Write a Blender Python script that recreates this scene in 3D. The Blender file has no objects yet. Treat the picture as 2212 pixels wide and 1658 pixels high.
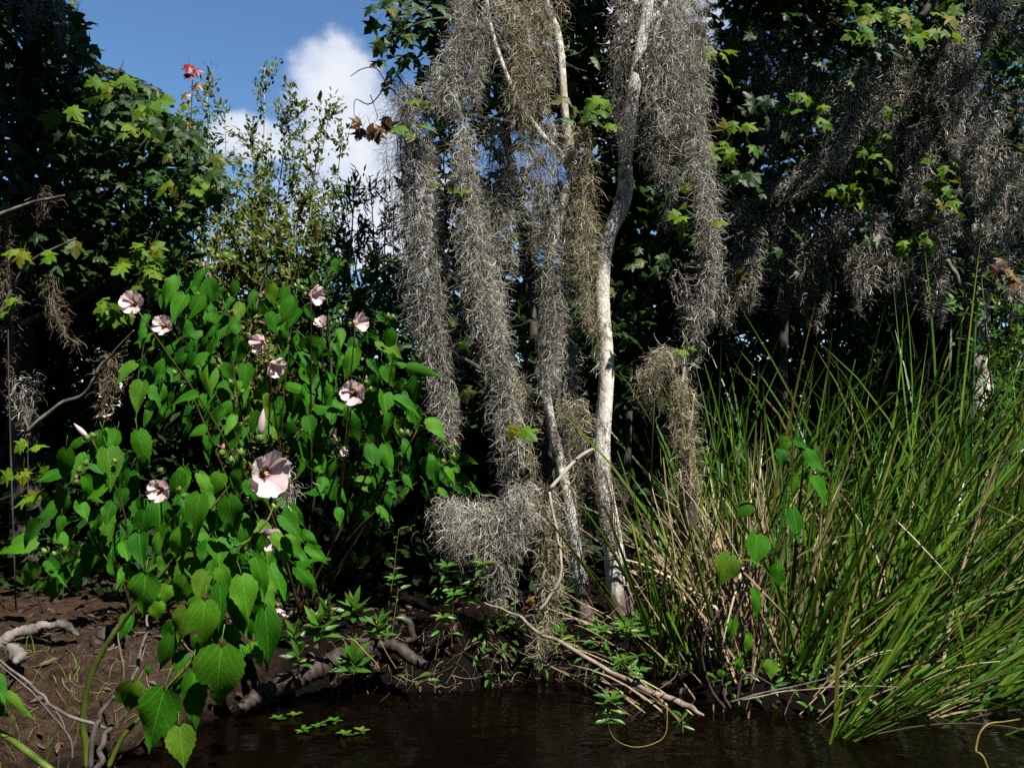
import bpy, math, random
import numpy as np
from mathutils import Vector, Matrix

random.seed(7)
rng = np.random.default_rng(11)
SC = bpy.context.scene
COL = SC.collection

# ------------------------------------------------------------------ camera
CAM_H, PITCH, FPX = 1.5, math.radians(2.3), 1741.0     # focal length in pixels of a 2212 x 1658 frame
cam_d = bpy.data.cameras.new('camera')
cam_d.sensor_width = 36.0
cam_d.lens = 36.0 * FPX / 2212.0
cam_d.clip_start, cam_d.clip_end = 0.05, 2000.0
cam = bpy.data.objects.new('camera', cam_d)
COL.objects.link(cam)
cam.location = (0, 0, CAM_H)
cam.rotation_euler = (math.radians(90) + PITCH, 0, 0)
SC.camera = cam

def P(px, py, Y):
    """world point seen at pixel (px, py) of the 2212 x 1658 photograph, at distance Y in front of the camera"""
    dx, dy = (px - 1106.0) / FPX, (829.0 - py) / FPX
    wy, wz = math.cos(PITCH) - dy * math.sin(PITCH), math.sin(PITCH) + dy * math.cos(PITCH)
    k = Y / wy
    return np.array((dx * k, Y, CAM_H + wz * k))

def C6(x, y): return (x * 0.3597, 1061.8 + y * 0.3597)
def C7(x, y): return (707.8 + x * 0.38, 1106 + y * 0.38)
def C8(x, y): return (1327.2 + x * 0.6267, 619.4 + y * 0.6267)

# ------------------------------------------------------------------ light
SUN_EL, SUN_AZ = math.radians(56), math.radians(40)      # azimuth: to the right of straight behind the camera
SUN = np.array((math.sin(SUN_AZ) * math.cos(SUN_EL), -math.cos(SUN_AZ) * math.cos(SUN_EL), math.sin(SUN_EL)))
sun_d = bpy.data.lights.new('sun', 'SUN')
sun_d.energy, sun_d.angle, sun_d.color = 5.0, math.radians(0.5), (1.0, 0.955, 0.88)
sun = bpy.data.objects.new('sun', sun_d)
COL.objects.link(sun)
sun.rotation_euler = Vector(SUN).to_track_quat('Z', 'Y').to_euler()

SC.view_settings.view_transform = 'Standard'
SC.view_settings.look = 'None'
SC.view_settings.exposure = 1.6
SC.view_settings.gamma = 1.0
SC.view_settings.use_curve_mapping = False
SC.cycles.use_denoising = False
SC.cycles.max_bounces = 6
SC.cycles.diffuse_bounces = 1
SC.cycles.glossy_bounces = 2
SC.cycles.transmission_bounces = 3
SC.cycles.transparent_max_bounces = 4
SC.cycles.caustics_reflective = False
SC.cycles.caustics_refractive = False
SC.cycles.sample_clamp_indirect = 4.0

# ------------------------------------------------------------------ node helpers
class NT:
    def __init__(self, tree):
        self.t = tree; self.n = tree.nodes; self.l = tree.links
    def add(self, kind, **kw):
        nd = self.n.new(kind)
        for k, v in kw.items():
            setattr(nd, k, v)
        return nd
    def put(self, sock, v):
        if isinstance(v, bpy.types.NodeSocket): self.l.new(v, sock)
        elif v is not None: sock.default_value = v
    def math(self, op, a, b=None, c=None, clamp=False):
        nd = self.add('ShaderNodeMath', operation=op, use_clamp=clamp)
        for i, v in enumerate((a, b, c)):
            if v is not None: self.put(nd.inputs[i], v)
        return nd.outputs[0]
    def mix(self, f, a, b, blend='MIX'):
        nd = self.add('ShaderNodeMix', data_type='RGBA', blend_type=blend)
        self.put(nd.inputs['Factor'], f)
        self.put(nd.inputs[6], a if isinstance(a, bpy.types.NodeSocket) else tuple(a) + (1,) * (4 - len(a)))
        self.put(nd.inputs[7], b if isinstance(b, bpy.types.NodeSocket) else tuple(b) + (1,) * (4 - len(b)))
        return nd.outputs[2]
    def ramp(self, f, lo, hi, a=0.0, b=1.0):
        nd = self.add('ShaderNodeMapRange', interpolation_type='SMOOTHSTEP')
        self.put(nd.inputs[0], f)
        for i, v in enumerate((lo, hi, a, b)): self.put(nd.inputs[1 + i], v)
        return nd.outputs[0]
    def noise(self, vec, scale, detail=3.0, rough=0.55):
        nd = self.add('ShaderNodeTexNoise')
        if vec is not None: self.l.new(vec, nd.inputs['Vector'])
        nd.inputs['Scale'].default_value = scale
        nd.inputs['Detail'].default_value = detail
        nd.inputs['Roughness'].default_value = rough
        return nd.outputs['Fac']

# ------------------------------------------------------------------ sky
world = bpy.data.worlds.new('World')
SC.world = world
world.use_nodes = True
w = NT(world.node_tree)
w.n.clear()
sky = w.add('ShaderNodeTexSky', sky_type='NISHITA', sun_disc=False)
sky.sun_elevation = SUN_EL
sky.sun_rotation = math.atan2(SUN[0], SUN[1])
sky.air_density, sky.dust_density, sky.ozone_density = 1.0, 0.1, 4.0
tc = w.add('ShaderNodeTexCoord').outputs['Generated']
sep = w.add('ShaderNodeSeparateXYZ'); w.l.new(tc, sep.inputs[0])
X, Yd, Z = sep.outputs
az = w.math('ARCTAN2', X, Yd)                # radians right of +Y
el = w.math('ARCSINE', Z)
n1 = w.noise(tc, 9.0, 8.0, 0.62)
n2 = w.noise(tc, 3.1, 4.0, 0.5)
def sky_dir(px, py):
    v = P(px, py, 10.0) - np.array((0, 0, CAM_H)); v /= np.linalg.norm(v)
    return math.atan2(v[0], v[1]), math.asin(v[2])
cloud = None
for (px, py, rx, ry) in ((715, 195, 112, 108), (765, 310, 150, 120), (850, 400, 150, 100), (800, 470, 260, 110), (540, 300, 110, 50), (150, 620, 320, 90), (1330, 90, 230, 180)):
    a0, e0 = sky_dir(px, py)
    u = w.math('DIVIDE', w.math('SUBTRACT', az, a0), rx / FPX)
    v = w.math('DIVIDE', w.math('SUBTRACT', el, e0), ry / FPX)
    d = w.math('SQRT', w.math('ADD', w.math('MULTIPLY', u, u), w.math('MULTIPLY', v, v)))
    d = w.math('SUBTRACT', 1.15, d)
    cloud = d if cloud is None else w.math('SMOOTH_MAX', cloud, d, 0.25)
scatter = w.math('MULTIPLY', w.math('SUBTRACT', n2, 0.62), 5.0)          # the same fair-weather clouds all round
scatter = w.math('SUBTRACT', scatter, w.math('MULTIPLY', w.ramp(w.math('ABSOLUTE', az), 0.5, 0.8, 1.0, 0.0), 3.0))
cloud = w.math('MAXIMUM', cloud, scatter)
body = w.math('ADD', cloud, w.math('MULTIPLY', w.math('SUBTRACT', n1, 0.5), 1.5))
mask = w.ramp(body, 0.02, 0.45)
shade = w.ramp(w.math('ADD', n1, w.math('MULTIPLY', body, 0.25)), 0.35, 0.85)
ccol = w.mix(shade, (3.9, 4.5, 5.7), (6.1, 6.25, 6.6))
hs = w.add('ShaderNodeHueSaturation'); hs.inputs['Saturation'].default_value = 1.12; w.l.new(sky.outputs[0], hs.inputs['Color'])
skyc = w.mix(w.math('MULTIPLY', mask, 0.93), hs.outputs[0], ccol)
bg = w.add('ShaderNodeBackground'); w.l.new(skyc, bg.inputs[0]); bg.inputs[1].default_value = 0.05
wo = w.add('ShaderNodeOutputWorld'); w.l.new(bg.outputs[0], wo.inputs[0])

# ------------------------------------------------------------------ materials
MATS = {}
KA = 0.5                                   # common scale of the surface colours below, with the exposure set to suit
def sc(c, k=None): return tuple(x * (KA if k is None else k) for x in c)
def new_mat(name):
    m = bpy.data.materials.new(name); m.use_nodes = True
    t = NT(m.node_tree); t.n.clear()
    MATS[name] = m
    return m, t
def finish(t, surf, disp=None):
    o = t.add('ShaderNodeOutputMaterial'); t.l.new(surf, o.inputs[0])
def principled(t, col, rough, spec=0.5, normal=None):
    p = t.add('ShaderNodeBsdfPrincipled')
    t.put(p.inputs['Base Color'], col if isinstance(col, bpy.types.NodeSocket) else tuple(col) + (1,))
    t.put(p.inputs['Roughness'], rough); t.put(p.inputs['Specular IOR Level'], spec)
    if normal is not None: t.l.new(normal, p.inputs['Normal'])
    return p.outputs[0]
def bump(t, h, strength, dist=0.01):
    b = t.add('ShaderNodeBump'); t.l.new(h, b.inputs['Height'])
    b.inputs['Strength'].default_value = strength; b.inputs['Distance'].default_value = dist
    return b.outputs[0]

def leaf_mat(name, c0, c1, trans, tfac=0.3, rough=0.45, veins=False, spec=0.4, old=None):
    """c0..c1: leaf to leaf colour range; trans: colour of light coming through; veins need the UV of the leaf mesh"""
    c0, c1, trans = sc(c0), sc(c1), sc(trans); old = sc(old) if old is not None else None
    m, t = new_mat(name)
    r = t.add('ShaderNodeObjectInfo').outputs['Random']
    a = t.add('ShaderNodeAttribute', attribute_name='tint').outputs['Fac']
    f = a if name.startswith('moss') else t.math('FRACT', t.math('ADD', r, a))
    col = t.mix(f, c0, c1)
    if old is not None:
        col = t.mix(t.ramp(t.math('FRACT', t.math('MULTIPLY', f, 7.31)), 0.86, 0.97), col, old)
    tcn = t.add('ShaderNodeTexCoord')
    nz = t.noise(tcn.outputs['Object'], 9.0 if veins else 20.0, 3.0)
    col = t.mix(t.ramp(nz, 0.35, 0.7, 0.0, 0.35), col, tuple(x * 0.55 for x in c0))
    nrm = None
    if veins:
        s = t.add('ShaderNodeSeparateXYZ'); t.l.new(tcn.outputs['UV'], s.inputs[0])
        ax = t.math('ABSOLUTE', s.outputs[0])
        mid = t.ramp(ax, 0.0, 0.022, 1.0, 0.0)
        q = t.math('SUBTRACT', s.outputs[1], t.math('MULTIPLY', ax, 1.05))
        fr = t.math('ABSOLUTE', t.math('SUBTRACT', t.math('FRACT', t.math('MULTIPLY', q, 6.5)), 0.5))
        side = t.ramp(fr, 0.0, 0.075, 0.75, 0.0)
        v = t.math('MAXIMUM', mid, side)
        col = t.mix(t.math('MULTIPLY', v, 0.55), col, tuple(min(1, x * 2.0 + 0.02) for x in c1))
        fine = t.noise(tcn.outputs['Object'], 38.0, 2.0)
        h = t.math('ADD', t.math('MULTIPLY', v, -1.0), t.math('MULTIPLY', fine, 0.25))
        nrm = bump(t, h, 0.28, 0.02)
    p = principled(t, col, rough, spec, nrm)
    tr = t.add('ShaderNodeBsdfTranslucent'); t.put(tr.inputs[0], t.mix(0.5, col, trans))
    ms = t.add('ShaderNodeMixShader'); ms.inputs[0].default_value = tfac
    t.l.new(p, ms.inputs[1]); t.l.new(tr.outputs[0], ms.inputs[2])
    finish(t, ms.outputs[0])
    return m

leaf_mat('mallow_leaf', (0.014, 0.105, 0.003), (0.055, 0.215, 0.006), (0.13, 0.40, 0.02), 0.25, 0.55, True, 0.08, (0.10, 0.20, 0.012))
leaf_mat('mallow_leaf_light', (0.05, 0.20, 0.008), (0.10, 0.28, 0.010), (0.25, 0.5, 0.02), 0.32, 0.55, True, 0.1)
leaf_mat('maple_leaf', (0.013, 0.042, 0.006), (0.036, 0.095, 0.010), (0.16, 0.34, 0.02), 0.25, 0.5, False, 0.2, (0.12, 0.13, 0.015))  # colour kept extra dark so shaded crowns read dark
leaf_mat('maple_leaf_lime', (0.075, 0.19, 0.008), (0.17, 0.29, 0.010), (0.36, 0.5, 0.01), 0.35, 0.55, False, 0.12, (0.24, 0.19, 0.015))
leaf_mat('maple_leaf_red', (0.30, 0.012, 0.016), (0.42, 0.05, 0.02), (0.5, 0.03, 0.02), 0.35, 0.45)
leaf_mat('maple_leaf_rust', (0.10, 0.035, 0.010), (0.26, 0.16, 0.018), (0.35, 0.16, 0.02), 0.35, 0.45)
leaf_mat('dark_foliage', (0.009, 0.026, 0.005), (0.024, 0.056, 0.009), (0.07, 0.15, 0.02), 0.2, 0.6, False, 0.12)  # shade at the back is put into this very dark leaf colour
leaf_mat('shrub_leaf', (0.06, 0.11, 0.012), (0.19, 0.25, 0.03), (0.28, 0.30, 0.04), 0.28, 0.5, False, 0.2, (0.20, 0.13, 0.03))
leaf_mat('myrtle_leaf', (0.035, 0.10, 0.02), (0.08, 0.19, 0.035), (0.20, 0.36, 0.05), 0.28, 0.5, False, 0.2)
leaf_mat('herb_leaf', (0.04, 0.14, 0.012), (0.09, 0.25, 0.02), (0.25, 0.45, 0.03), 0.3, 0.42, False, 0.28, (0.2, 0.22, 0.03))
leaf_mat('sedge_green', (0.022, 0.105, 0.008), (0.165, 0.30, 0.016), (0.25, 0.36, 0.03), 0.22, 0.42, False, 0.3, (0.26, 0.23, 0.05))
leaf_mat('sedge_straw', (0.30, 0.20, 0.10), (0.70, 0.56, 0.36), (0.5, 0.4, 0.2), 0.15, 0.6, False, 0.3)
leaf_mat('dead_leaf', (0.05, 0.025, 0.014), (0.13, 0.065, 0.035), (0.3, 0.1, 0.04), 0.15, 0.6, False, 0.3)
leaf_mat('moss', (0.24, 0.225, 0.175), (1.08, 1.04, 0.92), (0.6, 0.57, 0.45), 0.28, 0.65, False, 0.2, (0.15, 0.10, 0.06))
leaf_mat('moss_olive', (0.24, 0.21, 0.12), (1.0, 0.92, 0.66), (0.55, 0.5, 0.3), 0.28, 0.65, False, 0.2, (0.14, 0.09, 0.05))
leaf_mat('moss_grey', (0.25, 0.235, 0.185), (0.98, 0.93, 0.80), (0.45, 0.45, 0.38), 0.25, 0.65, False, 0.2, (0.10, 0.07, 0.05))
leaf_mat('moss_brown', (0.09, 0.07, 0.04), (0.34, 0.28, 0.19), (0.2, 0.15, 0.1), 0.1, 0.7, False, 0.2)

def stem_mat(name, c0, c1, rough=0.5, scale=14.0):
    c0, c1 = sc(c0), sc(c1)
    m, t = new_mat(name)
    tcn = t.add('ShaderNodeTexCoord')
    mp = t.add('ShaderNodeMapping'); mp.inputs['Scale'].default_value = (1, 1, 0.25)
    t.l.new(tcn.outputs['Object'], mp.inputs[0])
    n = t.noise(mp.outputs[0], scale, 5.0, 0.6)
    col = t.mix(t.ramp(n, 0.32, 0.68), c0, c1)
    finish(t, principled(t, col, rough, 0.15, bump(t, t.noise(mp.outputs[0], scale * 5, 4.0, 0.65), 0.5, 0.006)))
stem_mat('bush_stem', (0.035, 0.035, 0.012), (0.10, 0.085, 0.03), 0.45)
stem_mat('green_stem', (0.05, 0.085, 0.012), (0.13, 0.17, 0.025), 0.4)
stem_mat('red_stem', (0.14, 0.04, 0.025), (0.22, 0.10, 0.035), 0.45)
stem_mat('yellow_stem', (0.12, 0.12, 0.025), (0.26, 0.19, 0.06), 0.4)
stem_mat('dark_bark', (0.035, 0.028, 0.022), (0.11, 0.095, 0.08), 0.8, 9.0)
stem_mat('grey_twig', (0.06, 0.05, 0.045), (0.19, 0.165, 0.15), 0.75, 12.0)
stem_mat('pale_twig', (0.30, 0.26, 0.20), (0.55, 0.50, 0.42), 0.7, 18.0)
stem_mat('pink_twig', (0.17, 0.12, 0.09), (0.36, 0.28, 0.22), 0.65, 18.0)
stem_mat('wet_wood', (0.012, 0.009, 0.007), (0.075, 0.055, 0.045), 0.6, 22.0)
stem_mat('root_wood', (0.06, 0.05, 0.042), (0.25, 0.22, 0.19), 0.8, 14.0)

# bark of the mossy trees: white lichen patches over brown-grey bark, brown at the foot where floods reach
m, t = new_mat('lichen_bark')
tcn = t.add('ShaderNodeTexCoord')
geo = t.add('ShaderNodeNewGeometry').outputs['Position']
mp = t.add('ShaderNodeMapping'); mp.inputs['Scale'].default_value = (1, 1, 0.6); t.l.new(geo, mp.inputs[0])
na = t.noise(mp.outputs[0], 13.0, 6.0, 0.6); nb = t.noise(mp.outputs[0], 34.0, 5.0, 0.7); nc = t.noise(mp.outputs[0], 5.0, 4.0, 0.6)
col = t.mix(t.ramp(nb, 0.4, 0.62), (0.17, 0.135, 0.11), (0.30, 0.27, 0.24))
col = t.mix(t.ramp(na, 0.40, 0.50), col, (0.72, 0.69, 0.61))
col = t.mix(t.ramp(nb, 0.54, 0.60, 0.0, 0.9), col, (1.05, 1.02, 0.95))
col = t.mix(t.ramp(nb, 0.42, 0.36, 0.0, 0.7), col, (0.12, 0.10, 0.085))
col = t.mix(t.ramp(nc, 0.55, 0.68, 0.0, 0.75), col, (0.36, 0.32, 0.18))
sz = t.add('ShaderNodeSeparateXYZ'); t.l.new(geo, sz.inputs[0])
low = t.ramp(t.math('ADD', sz.outputs[2], t.math('MULTIPLY', t.math('SUBTRACT', na, 0.5), 0.45)), 0.40, 0.56, 1.0, 0.0)
col = t.mix(t.math('MULTIPLY', low, 0.93), col, t.mix(nb, (0.06, 0.035, 0.026), (0.16, 0.10, 0.08)))
col = t.mix(1.0, col, (KA, KA, KA), 'MULTIPLY')
finish(t, principled(t, col, 0.8, 0.25, bump(t, t.math('ADD', nb, na), 0.7, 0.012)))

# soil
m, t = new_mat('soil')
geo = t.add('ShaderNodeNewGeometry').outputs['Position']
na = t.noise(geo, 3.0, 6.0, 0.6); nb = t.noise(geo, 26.0, 8.0, 0.7); nc = t.noise(geo, 90.0, 4.0, 0.7)
col = t.mix(t.ramp(nb, 0.33, 0.68), (0.042, 0.026, 0.016), (0.135, 0.088, 0.058))
col = t.mix(t.ramp(na, 0.5, 0.68, 0.0, 0.6), col, (0.15, 0.092, 0.066))
col = t.mix(t.ramp(nc, 0.62, 0.72, 0.0, 0.5), col, (0.26, 0.20, 0.14))
sz = t.add('ShaderNodeSeparateXYZ'); t.l.new(geo, sz.inputs[0])
wet = t.ramp(t.math('ADD', sz.outputs[2], t.math('MULTIPLY', na, 0.06)), 0.04, 0.13, 1.0, 0.0)
col = t.mix(t.math('MULTIPLY', wet, 0.8), col, (0.012, 0.009, 0.007))
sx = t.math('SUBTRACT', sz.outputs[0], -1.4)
peat = t.ramp(t.math('ADD', sx, t.math('MULTIPLY', t.math('SUBTRACT', na, 0.5), 0.8)), -0.25, 0.25)   # black peat east of the clay mound, coloured darker still for the hollow's shade
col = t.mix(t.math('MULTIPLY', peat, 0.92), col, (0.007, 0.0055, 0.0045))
col = t.mix(1.0, col, (KA, KA, KA), 'MULTIPLY')
hh = t.math('ADD', t.math('MULTIPLY', nb, 0.7), t.math('MULTIPLY', nc, 0.3))
finish(t, principled(t, col, t.ramp(wet, 0, 1, 0.95, 0.6), 0.035, bump(t, hh, 1.0, 0.10)))

# tannin-black water
m, t = new_mat('swamp_water')
geo = t.add('ShaderNodeNewGeometry').outputs['Position']
mp = t.add('ShaderNodeMapping'); mp.inputs['Scale'].default_value = (1.0, 2.2, 1.0); t.l.new(geo, mp.inputs[0])
na = t.noise(mp.outputs[0], 5.0, 3.0, 0.5)
p = t.add('ShaderNodeBsdfPrincipled')
p.inputs['Base Color'].default_value = (0.0012, 0.0007, 0.0004, 1)
p.inputs['Roughness'].default_value = 0.1; p.inputs['IOR'].default_value = 1.33
p.inputs['Specular IOR Level'].default_value = 0.22
t.l.new(bump(t, na, 0.16, 0.05), p.inputs['Normal'])
finish(t, p.outputs[0])

# petals: white-pink with a crimson throat (UV.y runs from the throat to the rim)
m, t = new_mat('petal')
tcn = t.add('ShaderNodeTexCoord'); s = t.add('ShaderNodeSeparateXYZ'); t.l.new(tcn.outputs['UV'], s.inputs[0])
r = t.add('ShaderNodeObjectInfo').outputs['Random']
lines = t.math('ABSOLUTE', t.math('SINE', t.math('MULTIPLY', s.outputs[0], 30.0)))
col = t.mix(t.ramp(s.outputs[1], 0.2, 0.62, 0.7, 0.0), (0.86, 0.72, 0.71), (0.74, 0.40, 0.43))
col = t.mix(t.ramp(lines, 0.8, 1.0, 0.0, 0.06), col, (0.70, 0.48, 0.53))
thr = t.math('ADD', s.outputs[1], t.math('MULTIPLY', lines, -0.05))
col = t.mix(t.ramp(thr, 0.17, 0.35, 1.0, 0.0), col, (0.13, 0.003, 0.012))
col = t.mix(1.0, col, (.68, .64, .65), 'MULTIPLY')
pb = principled(t, col, 0.55, 0.25, bump(t, lines, 0.12, 0.003))
tr = t.add('ShaderNodeBsdfTranslucent'); t.put(tr.inputs[0], t.mix(1.0, col, (1.15, 1.0, .98), 'MULTIPLY'))
ms = t.add('ShaderNodeMixShader'); ms.inputs[0].default_value = 0.42
t.l.new(pb, ms.inputs[1]); t.l.new(tr.outputs[0], ms.inputs[2]); finish(t, ms.outputs[0])
for nm, c, ro in (('stamen', (0.75, 0.58, 0.34), 0.6), ('pink_bud', (0.75, 0.25, 0.30), 0.5), ('bud_green', (0.13, 0.24, 0.03), 0.45)):
    m, t = new_mat(nm)
    tcn = t.add('ShaderNodeTexCoord')
    n = t.noise(tcn.outputs['Object'], 60.0, 3.0)
    finish(t, principled(t, t.mix(n, sc(c, .33), sc(c, .65)), ro, 0.3))

# ------------------------------------------------------------------ mesh helpers
def mesh_np(name, V, faces, mat, tint=None, uv=None, smooth=True):
    V = np.asarray(V, dtype=np.float32); me = bpy.data.meshes.new(name)
    if not isinstance(faces, (list, tuple)): faces = [faces]
    faces = [np.asarray(f, dtype=np.int32) for f in faces if len(f)]
    nl = sum(f.size for f in faces); nf = sum(len(f) for f in faces)
    me.vertices.add(len(V)); me.vertices.foreach_set('co', V.ravel())
    me.loops.add(nl); me.loops.foreach_set('vertex_index', np.concatenate([f.ravel() for f in faces]))
    me.polygons.add(nf)
    tot = np.concatenate([np.full(len(f), f.shape[1], dtype=np.int32) for f in faces])
    me.polygons.foreach_set('loop_start', np.concatenate(([0], np.cumsum(tot)[:-1])).astype(np.int32))
    me.polygons.foreach_set('loop_total', tot)
    me.polygons.foreach_set('use_smooth', np.full(nf, smooth))
    if tint is not None:
        a = me.attributes.new('tint', 'FLOAT', 'POINT'); a.data.foreach_set('value', np.asarray(tint, dtype=np.float32))
    if uv is not None:
        l = me.uv_layers.new(name='UVMap')
        vi = np.concatenate([f.ravel() for f in faces])
        l.data.foreach_set('uv', np.asarray(uv, dtype=np.float32)[vi].ravel())
    me.update(calc_edges=True)
    me.materials.append(MATS[mat])
    return me

def obj(name, me, parent=None, loc=None, mat4=None):
    """link a mesh under its thing; loc / mat4 are world values, parents only ever carry a translation"""
    o = bpy.data.objects.new(name, me); COL.objects.link(o)
    off = Vector((0, 0, 0))
    if parent is not None:
        o.parent = parent
        p = parent
        while p is not None:
            off += p.location; p = p.parent
    if mat4 is not None:
        M = mat4.copy(); M.translation -= off; o.matrix_basis = M
    else:
        o.location = (Vector(loc) if loc is not None else Vector((0, 0, 0))) - off
    return o
def tag(o, label=None, cat=None, group=None, kind=None):
    if label: o['label'] = label
    if cat: o['category'] = cat
    if group: o['group'] = group
    if kind: o['kind'] = kind
    return o
def thing(name, loc, label, cat, group=None):
    o = bpy.data.objects.new(name, None); COL.objects.link(o)
    o.location = Vector(loc); o.empty_display_size = 0.1
    return tag(o, label, cat, group)

def catmull(pts, n):
    pts = np.asarray(pts, dtype=float)
    if len(pts) == 2:
        return pts[0] + (pts[1] - pts[0]) * np.linspace(0, 1, n)[:, None]
    p = np.vstack((2 * pts[0] - pts[1], pts, 2 * pts[-1] - pts[-2]))
    t = np.linspace(0, len(pts) - 1 - 1e-9, n); i = t.astype(int); f = (t - i)[:, None]
    a, b, c, d = p[i], p[i + 1], p[i + 2], p[i + 3]
    return 0.5 * (2 * b + (c - a) * f + (2 * a - 5 * b + 4 * c - d) * f ** 2 + (3 * b - a - 3 * c + d) * f ** 3)

def tube_arrays(pts, radii, sides=7, n=None, bumpy=0.0, seed=0):
    n = n or max(4, 4 * (len(pts) - 1))
    C = catmull(pts, n)
    R = np.interp(np.linspace(0, 1, n), np.linspace(0, 1, len(radii)), radii)
    T = np.gradient(C, axis=0); T /= np.linalg.norm(T, axis=1)[:, None] + 1e-9
    up = np.array((0.31, 0.9, 0.2)) if abs(T[0][1]) < 0.8 else np.array((1.0, 0.1, 0.2))
    A = np.cross(T, up); A /= np.linalg.norm(A, axis=1)[:, None] + 1e-9
    B = np.cross(T, A)
    th = np.linspace(0, 2 * math.pi, sides, endpoint=False)
    rr = R[:, None] * np.ones(sides)
    if bumpy:
        g = np.random.default_rng(seed)
        k = g.uniform(0.6, 2.2, 3); ph = g.uniform(0, 6.28, 6)
        s = np.linspace(0, 1, n)[:, None] * n
        f2 = np.cumsum(g.normal(size=rr.shape), 0); f2 = f2 - np.linspace(0, 1, n)[:, None] * f2[-1]; f2 = .5 * f2 / (np.abs(f2).max() + 1e-6)
        rr = rr * (1 + bumpy * (f2 + 0.0) + bumpy * (0.5 * np.sin(k[0] * s * 0.6 + ph[0] + 2 * th) + 0.3 * np.sin(k[1] * s + ph[1] - 3 * th) + 0.4 * g.normal(size=rr.shape) * 0.5))
    V = C[:, None, :] + rr[..., None] * (np.cos(th)[None, :, None] * A[:, None, :] + np.sin(th)[None, :, None] * B[:, None, :])
    i = np.arange(n - 1)[:, None] * sides; j = np.arange(sides)[None, :]; j2 = (j + 1) % sides
    F = np.stack((i + j, i + j2, i + sides + j2, i + sides + j), -1).reshape(-1, 4)
    V = np.vstack((V.reshape(-1, 3), C[:1], C[-1:]))
    e = (n - 1) * sides
    jj = np.arange(sides); jj2 = (jj + 1) % sides
    caps = np.vstack((np.stack((jj2, jj, np.full(sides, n * sides)), -1), np.stack((e + jj, e + jj2, np.full(sides, n * sides + 1)), -1)))
    return V, F, caps
def tube(name, pts, radii, mat, parent=None, sides=7, n=None, bumpy=0.0, seed=0):
    V, F, K = tube_arrays(pts, radii, sides, n, bumpy, seed)
    org = np.asarray(pts[0], dtype=float)
    return obj(name, mesh_np(name, V - org, [F, K], mat), parent, loc=org)
def tubes(name, paths, mat, parent=None, sides=5, n=None, joined=False):
    """several joined branchlets of one part"""
    if not joined:
        return [tube(name, p_, r_, mat, parent, sides, n) for p_, r_ in paths]
    VV, FF, KK, off = [], [], [], 0
    for pts, radii in paths:
        V, F, K = tube_arrays(pts, radii, sides, n)
        VV.append(V); FF.append(F + off); KK.append(K + off); off += len(V)
    V = np.vstack(VV); org = V.mean(0)
    return obj(name, mesh_np(name, V - org, [np.vstack(FF), np.vstack(KK)], mat), parent, loc=org)

def unit(v):
    v = np.asarray(v, dtype=float); return v / (np.linalg.norm(v, axis=-1, keepdims=True) + 1e-9)
def frame(loc, d, nrm, L, Wd=None):
    """leaf frame: +Y to the tip, +Z the upper side"""
    y = unit(d); z = np.asarray(nrm, dtype=float); z = unit(z - y * np.dot(y, z)); x = np.cross(y, z)
    Wd = L if Wd is None else Wd
    M = Matrix(((x[0] * Wd, y[0] * L, z[0] * L, loc[0]), (x[1] * Wd, y[1] * L, z[1] * L, loc[1]), (x[2] * Wd, y[2] * L, z[2] * L, loc[2]), (0, 0, 0, 1)))
    return M

def in_poly(poly, x, y):
    c = False; j = len(poly) - 1
    for i in range(len(poly)):
        xi, yi = poly[i]; xj, yj = poly[j]
        if (yi > y) != (yj > y) and x < (xj - xi) * (y - yi) / (yj - yi) + xi: c = not c
        j = i
    return c
def darts(poly, gap, tries=6000, seed=1):
    g = random.Random(seed); xs = [p[0] for p in poly]; ys = [p[1] for p in poly]; out = []
    for _ in range(tries):
        x, y = g.uniform(min(xs), max(xs)), g.uniform(min(ys), max(ys))
        if in_poly(poly, x, y) and all((x - a) ** 2 + (y - b) ** 2 > gap * gap for a, b in out): out.append((x, y))
    return out

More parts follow.
